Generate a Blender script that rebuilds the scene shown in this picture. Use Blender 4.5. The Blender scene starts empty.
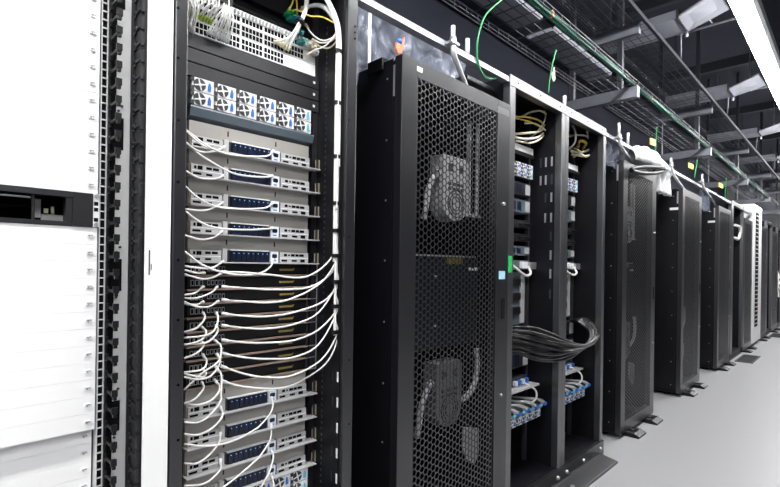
import bpy, math, random
from mathutils import Vector, Matrix
random.seed(7)
SC = bpy.context.scene
COL = SC.collection
H = 1.37                       # eye height above the floor
U = 0.045                    # one rack unit
Y0 = 1.335                     # front plane of the rack row
# ------------------------------------------------------------------ camera
FOC, ANG, ROLL, CU, CV = 474.0, math.radians(44.6), math.radians(0.8), 390.0, 265.3
cd = bpy.data.cameras.new('camera'); cam = bpy.data.objects.new('camera', cd); COL.objects.link(cam)
cd.sensor_width = 36; cd.lens = 36*FOC/780; cd.shift_y = (CV-243.5)/780; cd.clip_start = .05; cd.clip_end = 200
cam.matrix_world = (Matrix.Translation((0, 0, H)) @ Matrix.Rotation(-(math.pi/2-ANG), 4, 'Z')
                    @ Matrix.Rotation(math.pi/2, 4, 'X') @ Matrix.Rotation(ROLL, 4, 'Z'))
SC.camera = cam
SA, CA = math.sin(ANG), math.cos(ANG)
def at(u, v, Y):               # measured photo point -> place on the vertical plane at depth Y
    a, b = u-CU, v-CV; c, s = math.cos(ROLL), math.sin(ROLL)
    x = a*c+b*s; y = -a*s+b*c
    r = (FOC*CA+x*SA, FOC*SA-x*CA, -y); k = Y/r[1]
    return Vector((r[0]*k, Y, r[2]*k+H))
# ------------------------------------------------------------------ materials
M = {}
def mat(name, col, rough=.5, metal=0., spec=.5, emit=0., alpha=1., var=0., scale=20., bump=0., coat=0., ior=1.5):
    m = bpy.data.materials.new(name); m.use_nodes = True; nt = m.node_tree; N = nt.nodes; L = nt.links
    b = N['Principled BSDF']
    b.inputs['Base Color'].default_value = (*col, 1); b.inputs['Roughness'].default_value = rough
    b.inputs['Metallic'].default_value = metal; b.inputs['Specular IOR Level'].default_value = spec
    b.inputs['Coat Weight'].default_value = coat; b.inputs['IOR'].default_value = ior
    if emit:
        b.inputs['Emission Color'].default_value = (*col, 1); b.inputs['Emission Strength'].default_value = emit
    b.inputs['Alpha'].default_value = alpha
    if var or bump:
        tc = N.new('ShaderNodeTexCoord'); n = N.new('ShaderNodeTexNoise'); n.inputs['Scale'].default_value = scale
        n.inputs['Detail'].default_value = 4; L.new(tc.outputs['Object'], n.inputs['Vector'])
        if var:
            r = N.new('ShaderNodeMapRange'); r.inputs[3].default_value = 1-var; r.inputs[4].default_value = 1+var
            L.new(n.outputs['Fac'], r.inputs[0])
            x = N.new('ShaderNodeVectorMath'); x.operation = 'SCALE'; x.inputs[0].default_value = col
            L.new(r.outputs[0], x.inputs['Scale']); L.new(x.outputs[0], b.inputs['Base Color'])
            q = N.new('ShaderNodeMapRange'); q.inputs[3].default_value = max(.05, rough-.06); q.inputs[4].default_value = rough+.06
            L.new(n.outputs['Fac'], q.inputs[0]); L.new(q.outputs[0], b.inputs['Roughness'])
        if bump:
            bp = N.new('ShaderNodeBump'); bp.inputs['Strength'].default_value = bump; bp.inputs['Distance'].default_value = .01
            L.new(n.outputs['Fac'], bp.inputs['Height']); L.new(bp.outputs[0], b.inputs['Normal'])
    M[name] = m; return m
mat('black_paint', (.0045, .0045, .007), .42, spec=.35, var=.15, scale=8)
mat('black_frame', (.007, .007, .010), .32, spec=.5, ior=1.95, var=.05, scale=6)
mat('black_inner', (.004, .004, .006), .55, spec=.25, var=.15, scale=10)
mat('black_mesh', (.009, .009, .012), .34, spec=.5, ior=2.0)
mat('black_plastic', (.004, .004, .005), .45, spec=.35)
mat('dark_hole', (.004, .004, .005), .8, spec=.1)
mat('open_frame', (.018, .018, .023), .32, spec=.6, ior=2.5, var=.05, scale=6)
mat('white_paint', (.86, .86, .86), .45, var=.02, scale=6)
mat('white_panel', (.90, .90, .90), .5, var=.015, scale=5)
mat('pale_strip', (.55, .55, .55), .45, var=.03)
mat('aluminium', (.40, .41, .44), .32, metal=.6, var=.04)
mat('zinc', (.62, .62, .66), .35, metal=.8, var=.08, scale=60)
mat('steel_dark', (.035, .036, .046), .5, metal=.2, var=.1)
mat('galvanised', (.21, .215, .25), .5, metal=.2, var=.12, scale=25)
mat('wire_grey', (.065, .067, .085), .45, metal=.3)
mat('beige_metal', (.335, .32, .30), .5, var=.03, scale=12)
mat('server_grey', (.47, .47, .475), .45, var=.04, scale=20)
mat('blank_grey', (.085, .085, .09), .40, metal=.8, var=.05)
mat('slab_blue', (.10, .125, .15), .4, var=.06)
mat('drive_blue', (.006, .010, .028), .35, var=.2, scale=80)
mat('led_blue', (.25, .45, 1.0), .4, emit=.6)
mat('tab_blue', (.035, .16, .60), .35)
mat('tab_sky', (.16, .50, .72), .35)
mat('module_white', (.74, .78, .86), .4, var=.04)
mat('white_plastic', (.82, .82, .83), .4, var=.03, scale=40)
mat('cable_white', (.80, .79, .77), .45)
mat('cable_grey', (.008, .008, .009), .30, spec=.6)
mat('cable_yellow', (.68, .50, .07), .45)
mat('cable_cream', (.75, .68, .48), .45)
mat('cable_green', (.01, .26, .07), .4)
mat('tray_green', (.012, .17, .09), .45, var=.3, scale=30)
mat('plug_green', (.45, .60, .10), .4)
mat('plug_teal', (.03, .25, .22), .4)
mat('brown_lip', (.30, .22, .18), .45, var=.3, scale=50)
mat('gold_label', (.22, .155, .04), .5, var=.35, scale=120)
mat('brass_edge', (.45, .40, .26), .4, metal=.4)
mat('tag_yellow', (.90, .78, .03), .45)
mat('tag_cream', (.80, .80, .55), .5)
mat('sticker_white', (.88, .88, .88), .5)
mat('sticker_sky', (.40, .72, .85), .5)
mat('sticker_green', (.02, .52, .12), .5)
mat('sticker_orange', (.80, .30, .10), .5)
mat('orange_red', (.85, .20, .10), .45)
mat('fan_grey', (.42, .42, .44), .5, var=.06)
mat('hose_grey', (.48, .48, .50), .45, var=.1, scale=60)
mat('pipe_white', (.74, .75, .77), .4)
mat('duct_sheet_lit', (.26, .265, .30), .5, var=.08, scale=6)
mat('ceiling_dark', (.036, .039, .060), .8, var=.2, scale=1.2)
mat('wall_grey', (.072, .077, .112), .7, var=.08, scale=2)
mat('wall_pale', (.07, .07, .075), .7, var=.04, scale=2)
mat('wall_white', (.70, .70, .71), .7, var=.03, scale=2)
mat('floor_grey', (.36, .36, .375), .42, spec=.4, var=.05, scale=2.5)
mat('lamp_housing', (.72, .73, .76), .45)
mat('lamp_glow', (.97, .97, .965), .5, emit=60)
mat('lamp_glow_fill', (.97, .97, .965), .5, emit=35)
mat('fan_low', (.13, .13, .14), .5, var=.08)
mat('fan_dark', (.035, .035, .038), .5)
mat('comb_grey', (.014, .014, .017), .45)
mat('latch_grey', (.30, .30, .31), .5)
mat('closed_panel', (.006, .007, .013), .45, spec=.4)
mat('hood_white', (.85, .86, .88), .35, bump=.6, scale=14)
def film():
    m = bpy.data.materials.new('clear_film'); m.use_nodes = True; nt = m.node_tree; N = nt.nodes; L = nt.links
    N.clear(); o = N.new('ShaderNodeOutputMaterial'); mx = N.new('ShaderNodeMixShader'); t = N.new('ShaderNodeBsdfTransparent')
    p = N.new('ShaderNodeBsdfPrincipled'); p.inputs['Base Color'].default_value = (.30, .33, .42, 1); p.inputs['Roughness'].default_value = .22
    tc = N.new('ShaderNodeTexCoord'); n = N.new('ShaderNodeTexNoise'); n.inputs['Scale'].default_value = 5; n.inputs['Detail'].default_value = 3; n.inputs['Distortion'].default_value = 2.5
    bp = N.new('ShaderNodeBump'); bp.inputs['Strength'].default_value = .7; bp.inputs['Distance'].default_value = .03
    r = N.new('ShaderNodeMapRange'); r.inputs[1].default_value = .35; r.inputs[2].default_value = .7; r.inputs[3].default_value = .10; r.inputs[4].default_value = .42
    L.new(tc.outputs['Object'], n.inputs['Vector']); L.new(n.outputs['Fac'], bp.inputs['Height']); L.new(bp.outputs[0], p.inputs['Normal'])
    L.new(n.outputs['Fac'], r.inputs[0]); L.new(r.outputs[0], mx.inputs[0]); L.new(t.outputs[0], mx.inputs[1]); L.new(p.outputs[0], mx.inputs[2])
    L.new(mx.outputs[0], o.inputs[0]); M['clear_film'] = m
film()
# ------------------------------------------------------------------ mesh helpers
def spline(pts, n=8):
    P = [Vector(p) for p in pts]
    if len(P) < 3: return P
    P = [P[0]*2-P[1]] + P + [P[-1]*2-P[-2]]
    out = []
    for i in range(1, len(P)-2):
        a, b, c, d = P[i-1:i+3]
        for k in range(n):
            t = k/n
            out.append(.5*((2*b)+(c-a)*t+(2*a-5*b+4*c-d)*t*t+(3*b-a-3*c+d)*t**3))
    out.append(P[-2]); return out
class MB:
    def __init__(s): s.v = []; s.f = []; s.sm = []
    def add(s, vs, fs, smooth=False):
        o = len(s.v); s.v += [tuple(v) for v in vs]
        for f in fs: s.f.append(tuple(o+i for i in f)); s.sm.append(smooth)
        return s
    def box(s, x0, x1, y0, y1, z0, z1, bev=0):
        if x0 > x1: x0, x1 = x1, x0
        if y0 > y1: y0, y1 = y1, y0
        if z0 > z1: z0, z1 = z1, z0
        if bev:                                  # chamfered in the front (XZ) outline
            return s.prism_y([(x0+bev, z0), (x1-bev, z0), (x1, z0+bev), (x1, z1-bev), (x1-bev, z1), (x0+bev, z1), (x0, z1-bev), (x0, z0+bev)], y0, y1)
        v = [(x, y, z) for z in (z0, z1) for y in (y0, y1) for x in (x0, x1)]
        return s.add(v, [(0, 2, 3, 1), (4, 5, 7, 6), (0, 1, 5, 4), (2, 6, 7, 3), (0, 4, 6, 2), (1, 3, 7, 5)])
    def prism_y(s, poly, y0, y1):                # outline (x, z) extruded along Y
        n = len(poly); v = [(x, y0, z) for x, z in poly]+[(x, y1, z) for x, z in poly]
        return s.add(v, [tuple(range(n)), tuple(range(2*n-1, n-1, -1))]+[(i, i+n, (i+1) % n+n, (i+1) % n) for i in range(n)])
    def prism_x(s, poly, x0, x1):                # outline (y, z) extruded along X
        n = len(poly); v = [(x0, y, z) for y, z in poly]+[(x1, y, z) for y, z in poly]
        return s.add(v, [tuple(range(n-1, -1, -1)), tuple(range(n, 2*n))]+[(i, (i+1) % n, (i+1) % n+n, i+n) for i in range(n)])
    def prism_z(s, poly, z0, z1):
        n = len(poly); v = [(x, y, z0) for x, y in poly]+[(x, y, z1) for x, y in poly]
        return s.add(v, [tuple(range(n-1, -1, -1)), tuple(range(n, 2*n))]+[(i, (i+1) % n, (i+1) % n+n, i+n) for i in range(n)])
    def tube(s, pts, r, n=6, sp=0, caps=True, rf=None):
        P = spline(pts, sp) if sp else [Vector(p) for p in pts]
        T = []
        for i in range(len(P)):
            a = P[max(0, i-1)]; b = P[min(len(P)-1, i+1)]; T.append((b-a).normalized() if (b-a).length > 1e-9 else Vector((0, 0, 1)))
        ref = Vector((0, 0, 1)) if abs(T[0].z) < .9 else Vector((0, 1, 0))
        nrm = (ref-T[0]*ref.dot(T[0])).normalized(); vs = []
        for i, p in enumerate(P):
            nrm = nrm-T[i]*nrm.dot(T[i]); nrm.normalize(); bi = T[i].cross(nrm)
            rr = r*(rf(i) if rf else 1)
            for k in range(n):
                a = 2*math.pi*k/n; vs.append(p+(nrm*math.cos(a)+bi*math.sin(a))*rr)
        fs = [(i*n+k, i*n+(k+1) % n, (i+1)*n+(k+1) % n, (i+1)*n+k) for i in range(len(P)-1) for k in range(n)]
        s.add(vs, fs, True)
        if caps:
            m = len(P); o = len(s.v)-m*n
            s.f.append(tuple(o+k for k in range(n-1, -1, -1))); s.sm.append(False)
            s.f.append(tuple(o+(m-1)*n+k for k in range(n))); s.sm.append(False)
        return s
    def cyl(s, a, b, r, n=12): return s.tube([a, b], r, n)
    def build(s, name, m, parent=None, solid=0, bevel=0):
        me = bpy.data.meshes.new(name)
        if parent is None:
            xs = [v[0] for v in s.v]; ys = [v[1] for v in s.v]; zs = [v[2] for v in s.v]
            o = ((min(xs)+max(xs))/2, (min(ys)+max(ys))/2, min(zs))
        else:
            r = parent
            while r.parent: r = r.parent
            o = tuple(r.get('_o', r.location))
        me.from_pydata([(a-o[0], b-o[1], c-o[2]) for a, b, c in s.v], [], s.f)
        me.polygons.foreach_set('use_smooth', s.sm); me.update()
        me.materials.append(M[m])
        ob = bpy.data.objects.new(name, me); COL.objects.link(ob)
        if parent: ob.parent = parent
        else: ob.location = o
        if bevel:
            bm = ob.modifiers.new('bevel', 'BEVEL'); bm.width = bevel; bm.segments = 2; bm.limit_method = 'ANGLE'
        return ob
def thing(name, label, cat, loc=(0, 0, 0), group=None):
    o = bpy.data.objects.new(name, None); COL.objects.link(o); o.location = loc; o.empty_display_size = .05
    return tag(o, label, cat, group)
def tag(o, label, cat, group=None):
    o['label'] = label; o['category'] = cat
    if group: o['group'] = group
    return o
def struct(o): o['kind'] = 'structure'; return o
KIDS = {}
def kids(o): return [c for c in COL.objects if c.parent == o]
def dup(root, loc, label, group=None):
    c = root.copy(); COL.objects.link(c); c.location = loc; c['label'] = label
    if group: c['group'] = group
    for ch in kids(root):
        d = ch.copy(); COL.objects.link(d); d.parent = c
        for g in kids(ch):
            e = g.copy(); COL.objects.link(e); e.parent = d
    return c
ORD = ['first', 'second', 'third', 'fourth', 'fifth', 'sixth', 'seventh', 'eighth', 'ninth', 'tenth', 'eleventh', 'twelfth', 'thirteenth', 'fourteenth']
def Z(k): return H+k*U
UP = 0.0441                    # pitch of the left rack
def ZP(k): return H+k*UP
# ------------------------------------------------------------------ room shell
XA, XB, YA, YB, ZC = -4.0, 22.0, -3.6, 3.6, 4.55
struct(MB().box(XA-.1, XB+.1, YA-.1, YB+.1, -.1, 0).build('floor', 'floor_grey'))
struct(MB().box(XA-.1, XB+.1, YA-.1, YB+.1, ZC, ZC+.1).build('ceiling', 'ceiling_dark'))
struct(MB().box(XA, XB, YB, YB+.1, 0, ZC).build('wall_back', 'wall_grey'))
struct(MB().box(XA, XB, YA-.1, YA, 0, ZC).build('wall_front', 'wall_pale'))
struct(MB().box(XA-.1, XA, YA, YB, 0, ZC).build('wall_left', 'wall_pale'))
struct(MB().box(XB, XB+.1, YA, YB, 0, ZC).build('wall_right', 'wall_white'))
# ------------------------------------------------------------------ lamps
def lamp(x0, x1, y, z, label, m='lamp_glow'):
    t = thing('linear_lamp', label, 'ceiling lamp', ((x0+x1)/2, y, z), 'linear ceiling lamps')
    w = .060
    MB().prism_x([(y-w-.03, z+.004), (y-w-.002, z+.004), (y-w-.002, z+.052), (y+w+.006, z+.052), (y+w+.006, z+.075), (y+.03, z+.10), (y-.04, z+.10), (y-w-.03, z+.075)], x0, x1).build('housing', 'lamp_housing', t)
    MB().prism_x([(y-w, z+.05), (y-w, z+.004), (y-w*.8, z), (y+w*.8, z), (y+w, z+.006), (y+w, z+.05)], x0+.004, x1-.004).build('diffuser', m, t)
    for x in (x0+.5, x1-.5): MB().cyl((x, y, z+.1), (x, y, ZC), .004, 6).build('suspension_rod', 'steel_dark', t)
    return t
LZ = H+1.9
lamp(-3.6, 1.0, .61, LZ, 'linear white lamp of the aisle row, behind and above the viewer')
lamp(1.0, 7.0, .61, LZ, 'long glowing white linear lamp cutting the top right corner')
lamp(7.0, 13.0, .61, LZ, 'long glowing white linear lamp farther along, beyond the corner one')
lamp(13.0, 19.0, .61, LZ, 'linear white lamp at the far end of the aisle row')
for i, y in enumerate((-1.0, -2.4)):  # fill lamp rows added out of view to brighten the near racks
    lamp(-3.7, .7, y, LZ, 'added unseen fill lamp behind the viewer, %s' % ('nearer the aisle', 'nearer the rear wall')[i], 'lamp_glow_fill')
# ------------------------------------------------------------------ left white rack with blanking panels
YP = 1.424                                        # face of the blanking panels
t = thing('white_rack', 'white open rack frame at far left holding white blanking panels', 'rack', (.15, Y0+.4, 0))
MB().box(.435, .501, Y0, Y0+.09, .0, 2.40).build('front_post', 'white_paint', t, bevel=.004)
MB().box(-.21, -.145, Y0, Y0+.09, .0, 2.40).build('front_post', 'white_paint', t, bevel=.004)
MB().box(-.21, .501, Y0, Y0+.9, 2.40, 2.47).build('top_frame', 'white_paint', t)
MB().box(-.21, .501, Y0+.02, Y0+.9, 0, .10).build('base', 'white_paint', t)
MB().box(.4445, .4465, Y0-.004, Y0+.001, at(150, 275, Y0).z, at(150, 250, Y0).z).build('slot_handle', 'steel_dark', t)
MB().box(.4505, .4517, Y0-.002, Y0+.001, at(150, 270, Y0).z, at(150, 264, Y0).z).build('slot_mark', 'steel_dark', t)
for sx, nm in ((.3515, 'rail'), (-.135, 'rail')):
    b = MB()
    x0, x1 = sx, sx+.0125
    b.box(x0-.0012, x0+.0005, YP-.002, YP+.03, .12, 2.40); b.box(x1-.0005, x1+.0018, YP-.002, YP+.03, .12, 2.40)
    z = ZP(-26)
    while z < 2.38: b.box(x0, x1+.001, YP-.0015, YP+.03, z-.0014, z+.0014); z += UP/2
    b.build('mounting_rail', 'pale_strip', t)
    MB().box(x0, x1, YP+.004, YP+.03, .12, 2.40).build('rail_backing', 'dark_hole', t)
# vertical cable manager between rail and post
t = thing('cable_manager', 'upright finger cable manager of black plastic on pale strip', 'cable manager', (.395, YP, .12))
MB().box(.366, .434, YP, YP+.02, .12, 2.40).build('back_strip', 'pale_strip', t)
MB().box(.3655, .386, YP-.0025, YP+.001, .12, 2.40).build('dark_backing', 'dark_hole', t)
def comb(x, flip):
    b = MB(); z = ZP(-26)+.012
    b.box(x-.0025, x+.0025, YP-.010, YP+.0, .12, 2.40)
    if flip: b.box(x-.006, x+.001, YP-.0015, YP-.0005, .12, 2.40)
    while z < 2.38:
        b.box(x-.002, x+.002, YP-.080, YP-.008, z-.0035, z+.0035)
        b.box(x-.002, x+.002, YP-.024, YP-.008, z-.010, z+.010)
        if not flip:
            b.box(x-.002, x+.006, YP-.084, YP-.074, z-.013, z+.012)
            b.box(x-.006, x+.008, YP-.085, YP-.080, z-.004, z+.013)
        else:
            b.box(x-.004, x+.003, YP-.084, YP-.070, z-.016, z+.017)
        z += UP
    return b
comb(.3685, 0).build('finger_comb', 'black_plastic', t)
comb(.4265, 1).build('finger_comb', 'comb_grey', t)
MB().box(.4285, .4345, YP-.085, YP, .12, 2.40).build('side_wall', 'black_plastic', t)
for i, (va, vb) in enumerate([(-25, 8), (118, 150), (259, 291), (400, 430)]):
    za, zb = at(120, vb, YP).z, at(120, va, YP).z
    MB().box(.376, .405, YP-.0015, YP+.005, za, zb).build('pass_window', 'dark_hole', t)
    for q, zz in enumerate((zb+.018, zb+.032, za-.016)):
        MB().cyl((.392+.008*(q == 1), YP-.004, zz), (.392+.008*(q == 1), YP+.002, zz), .0035, 8).build('bolt', 'steel_dark', t)
# blanking panels, one per rack unit
def blank_panel(k, y, label, gap=0):
    x0, x1 = -.123, .346
    z0, z1 = ZP(k)+.0002, ZP(k+1)-.0002-gap
    t = thing('blanking_plate', label, 'blanking panel', ((x0+x1)/2, y, z0), 'white blanking panels in the left rack')
    MB().box(x0, x1, y, y+.012, z0, z1, bev=.0004).build('plate', 'white_panel', t)
    zc = (z0+z1)/2
    l = MB().box(.322, .337, y-.004, y+.001, zc-.0045, zc+.0045, bev=.002).build('latch', 'white_plastic', t)
    MB().box(.324, .335, y-.0046, y-.003, zc-.0005, zc+.0022).box(.326, .329, y-.0046, y-.003, zc-.0038, zc-.0005).build('latch_slot', 'latch_grey', l)
    return t
for k in range(4, 18):
    n = k-4
    blank_panel(k, YP, '%s white blanking panel above the dark open drawer' % ORD[n], .0012 if k == 9 else 0)
for k in range(1, -11, -1):
    blank_panel(k, YP, '%s white blanking panel below the dark open drawer' % ORD[1-k])
for k in range(-11, -18, -1):
    blank_panel(k, YP+.028, '%s shaded recessed white blanking panel below the step, near floor' % ORD[-11-k])
# latch slits on panels
# dark drawer in a 2U opening
t = thing('console_drawer', 'dark open two-unit drawer between white panels', 'drawer', (.10, YP, ZP(2)))
z0, z1 = ZP(2)+.001, ZP(4)-.001
b = MB().box(-.123, .330, YP-.004, YP+.03, z0, z0+.010).box(-.123, .330, YP-.004, YP+.03, z1-.014, z1)
b.box(.290, .3345, YP-.006, YP+.03, z0, z1).box(-.123, -.06, YP-.006, YP+.03, z0, z1)
b.build('frame', 'black_frame', t)
b = MB().box(-.06, .290, YP+.20, YP+.21, z0, z1).box(-.06, .290, YP, YP+.2, z0-.0004, z0+.002).box(-.06, .290, YP, YP+.2, z1-.003, z1)
b.box(.288, .290, YP, YP+.2, z0, z1).box(-.06, -.058, YP, YP+.2, z0, z1); b.build('inner_box', 'black_inner', t)
MB().box(.276, .289, YP-.001, YP+.03, z0+.010, z1-.014, bev=.003).build('inner_post', 'black_frame', t)
MB().box(-.06, .205, YP+.006, YP+.012, z1-.024, z1-.020).build('trim_strip', 'aluminium', t)
MB().box(.208, .214, YP+.01, YP+.02, z0+.010, z1-.014).build('divider', 'black_frame', t)
MB().box(.235, .30, YP+.06, YP+.068, z0+.004, z0+.030).build('inner_plate', 'server_grey', t)
MB().box(.222, .234, YP+.06, YP+.068, z0+.020, z1-.02).build('inner_bracket', 'pale_strip', t)
MB().box(.240, .249, YP+.056, YP+.06, z0+.032, z0+.044).box(.255, .261, YP+.056, YP+.06, z0+.032, z0+.050).build('connector', 'tag_cream', t)
MB().tube([(.05, YP+.06, z0+.012), (.1, YP+.07, z0+.02), (.16, YP+.07, z0+.045), (.22, YP+.08, z0+.05)], .004, 6, 6).build('inner_cable', 'black_plastic', t)
b = MB().box(.335, .349, YP-.004, YP+.004, z0, z1)
b.build('ear', 'white_paint', t)
for q in (.018, .0445, .060): MB().box(.337, .3465, YP-.0048, YP-.003, z0+q-.004, z0+q+.006).build('ear_hole', 'dark_hole', t)
for q in (.004, .078): MB().cyl((.3415, YP-.012, z0+q+.003), (.3415, YP-.003, z0+q+.003), .005, 10).build('thumb_screw', 'zinc', t)
# ------------------------------------------------------------------ near black rack (servers)
RX0, RX1 = .505, 1.165
TOP = H+1.037
t = thing('server_rack', 'near open black rack packed with servers and white cables', 'rack', ((RX0+RX1)/2, Y0+.4, 0))
b = MB().box(RX0, .540, Y0, Y0+.045, 0, TOP); b.build('front_post', 'black_frame', t, bevel=.003)
b = MB().box(1.118, RX1, Y0, Y0+.05, 0, TOP); b.build('front_post', 'black_frame', t, bevel=.003)
for x in (RX0, 1.118): MB().box(x, x+.045, Y0+.95, Y0+1.0, 0, TOP).build('rear_post', 'black_frame', t)
MB().box(RX0, RX1, Y0, Y0+.06, TOP, TOP+.05).box(RX0, RX1, Y0+.06, Y0+1.0, TOP+.03, TOP+.05).build('top_frame', 'open_frame', t)
MB().box(RX0, RX1, Y0, Y0+1.0, 0, .08).build('base', 'black_frame', t)
sp = MB().box(1.1185, 1.130, Y0+.05, Y0+.98, .08, TOP).build('side_panel', 'black_paint', t)
MB().box(RX0, RX0+.012, Y0+.06, Y0+.98, .08, TOP).build('side_panel', 'black_paint', t)
MB().box(.52, 1.118, Y0+.93, Y0+.94, .08, TOP).build('back_panel', 'black_inner', t)
# inner cable channel wall with slots
def channel():
    return MB().box(1.112, 1.1183, Y0+.018, 1.50, .08, TOP)
cw = channel().build('cable_channel', 'black_paint', t)
z = Z(-20)
while z < TOP-.08:
    if z < Z(-8): MB().box(1.1105, 1.1125, Y0+.019, Y0+.027, z, z+.036).build('bright_slot', 'white_plastic', t)  # white strips painted for the brightness seen through the side slots
    MB().box(1.1108, 1.1125, 1.386, 1.389, z, z+.036).build('slot', 'steel_dark', t)
    z += .0935
mr = MB().box(1.086, 1.1118, 1.502, 1.53, .08, TOP).build('mounting_rail', 'black_frame', t)
MB().box(.560, .590, 1.502, 1.53, .08, TOP).build('mounting_rail', 'black_frame', t)
b = MB(); z = Z(-24)
while z < TOP-.05:
    b.box(1.1105, 1.1122, 1.448, 1.455, z, z+.008); z += U/2
b.build('hole_strip', 'steel_dark', t)
b = MB()
for v in (8, 58, 120, 182, 260, 320, 385, 440): p = at(178, v, Y0); b.cyl((p.x, Y0-.002, p.z), (p.x, Y0+.001, p.z), .004, 8)
for v in (28, 38, 48): p = at(353, v*.62+8, Y0); b.cyl((1.152, Y0-.002, p.z), (1.152, Y0+.001, p.z), .004, 8)
for v in (120, 237, 360, 424): p = at(349, v, Y0); b.cyl((p.x, Y0-.002, p.z), (p.x, Y0+.001, p.z), .003, 8)
b.build('post_holes', 'dark_hole', t)
# ---- server (one built, eight copies)
YS = 1.50
def make_server(label):
    t = thing('server', label, 'server', (.839, YS, Z(0)), 'beige two-unit servers in the near rack')
    z0 = Z(0); X0, X1 = .612, 1.066
    MB().box(X0, X1, YS+.004, YS+.62, z0+.003, z0+2*U-.001).build('chassis', 'beige_metal', t)
    MB().box(X0, X1, YS-.004, YS+.004, z0+U-.002, z0+2*U-.0015, bev=.0015).build('bezel', 'beige_metal', t)
    MB().box(X0-.004, 1.101, YS-.034, YS+.02, z0-.0005, z0+.0035).build('shelf_lip', 'server_grey', t)
    # left io module
    m = MB().box(X0+.004, .718, YS-.014, YS+.004, z0+.004, z0+U-.004, bev=.0015).build('io_module', 'server_grey', t)
    b = MB()
    for xa, xb, za, zb in ((.625, .632, .026, .036), (.636, .652, .025, .037), (.664, .682, .028, .036), (.686, .706, .028, .036), (.622, .648, .008, .015), (.664, .684, .008, .015)):
        b.box(xa, xb, YS-.0148, YS-.012, z0+za, z0+zb)
    b.build('ports', 'dark_hole', m)
    MB().box(X0+.006, .716, YS-.0155, YS-.013, z0+.0195, z0+.0225).build('module_edge', 'white_plastic', m)
    MB().box(X0+.0, X0+.003, YS-.008, YS-.002, z0+.006, z0+U).build('edge_clip', 'brass_edge', t)
    l = MB().box(.722, .738, YS-.016, YS+.004, z0+.004, z0+U+.002, bev=.002).build('latch', 'server_grey', t)
    MB().box(.740, .7455, YS-.015, YS+.004, z0+.008, z0+U-.004).build('latch_lever', 'steel_dark', t)
    MB().box(.7385, .7425, YS-.0055, YS-.003, z0+1.35*U, z0+1.72*U).build('latch_mark', 'black_plastic', t)
    MB().box(.9205, .9245, YS-.0055, YS-.003, z0+1.35*U, z0+1.72*U).build('latch_mark', 'black_plastic', t)
    # drive bay with eight carriers
    d = MB().box(.748, .897, YS-.014, YS+.004, z0+.002, z0+U-.003).build('drive_bay', 'black_plastic', t)
    MB().box(.748, .893, YS-.017, YS+.004, z0+U-.003, z0+U+.0005).build('drive_shelf', 'white_plastic', t)
    for i in range(8):
        x = .7525+i*.0179
        c = MB().box(x, x+.0158, YS-.018, YS-.013, z0+.004, z0+U-.006, bev=.001).build('drive', 'drive_blue', d)
    b = MB()
    for i in range(8):
        x = .7525+i*.0179
        b.box(x+.0065, x+.0095, YS-.0186, YS-.0175, z0+.032, z0+.0345)
    b.build('drive_lights', 'led_blue', d)
    w = MB().box(.899, .931, YS-.018, YS+.004, z0+.003, z0+U-.002, bev=.002).build('control_module', 'module_white', t)
    MB().box(.905, .925, YS-.0188, YS-.017, z0+.020, z0+.034, bev=.003).build('grille', 'drive_blue', w)
    MB().box(.908, .922, YS-.0188, YS-.017, z0+.009, z0+.013).build('status_label', 'tab_blue', w)
    MB().box(.9325, .937, YS-.014, YS+.004, z0+.004, z0+U-.004).build('latch_lever', 'steel_dark', t)
    m = MB().box(.939, 1.0635, YS-.014, YS+.004, z0+.004, z0+U-.003, bev=.0015).build('io_module', 'server_grey', t)
    b = MB()
    for xa, xb, za, zb in ((.957, .969, .027, .036), (.974, .982, .029, .034), (.987, 1.003, .027, .036), (1.006, 1.02, .027, .036), (1.023, 1.043, .027, .036),
                           (.947, .970, .008, .015), (.990, 1.012, .008, .015), (1.028, 1.048, .006, .017)):
        b.box(xa, xb, YS-.0148, YS-.012, z0+za, z0+zb)
    b.build('ports', 'dark_hole', m)
    MB().box(.941, 1.0625, YS-.0155, YS-.013, z0+.0195, z0+.0225).build('module_edge', 'white_plastic', m)
    e = MB().box(1.092, 1.111, YS-.012, YS-.009, z0+.004, z0+U-.002).box(1.108, 1.1115, YS-.014, YS+.001, z0+.002, z0+U)
    e.build('ear', 'steel_dark', t)
    MB().box(1.0925, 1.0955, YS-.013, YS-.0115, z0+.006, z0+U-.004).box(1.1075, 1.1112, YS-.015, YS-.0125, z0+.003, z0+U-.002).build('ear_edge', 'brass_edge', t)
    return t
srv = make_server('fifth beige server from the top, just above the black switches')
SW = ['topmost beige server in the near rack, under the dark blue shelf', 'second beige server from the top of the near rack', 'third beige server from the top of the near rack', 'fourth beige server from the top of the near rack']
for i, k in enumerate((8, 6, 4, 2)): dup(srv, (.839, YS, Z(k)), SW[i])
SW2 = ['beige server directly below the black switches', 'second beige server below the black switches', 'third beige server below the black switches', 'lowest beige server, fourth below the black switches']
for i, k in enumerate((-11, -13, -15, -17)): dup(srv, (.839, YS, Z(k)), SW2[i])
# ---- blue grey shelf slab
tag(MB().prism_x([(YS-.006, Z(10)+.014), (YS+.03, Z(10)+.001), (YS+.5, Z(10)+.001), (YS+.5, Z(11)-.001), (YS-.012, Z(11)-.001), (YS-.014, Z(11)-.006)], .612, 1.083).build('rack_shelf', 'slab_blue'),
    'dark blue grey shelf slab under the upper fan modules in near rack', 'shelf')
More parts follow.
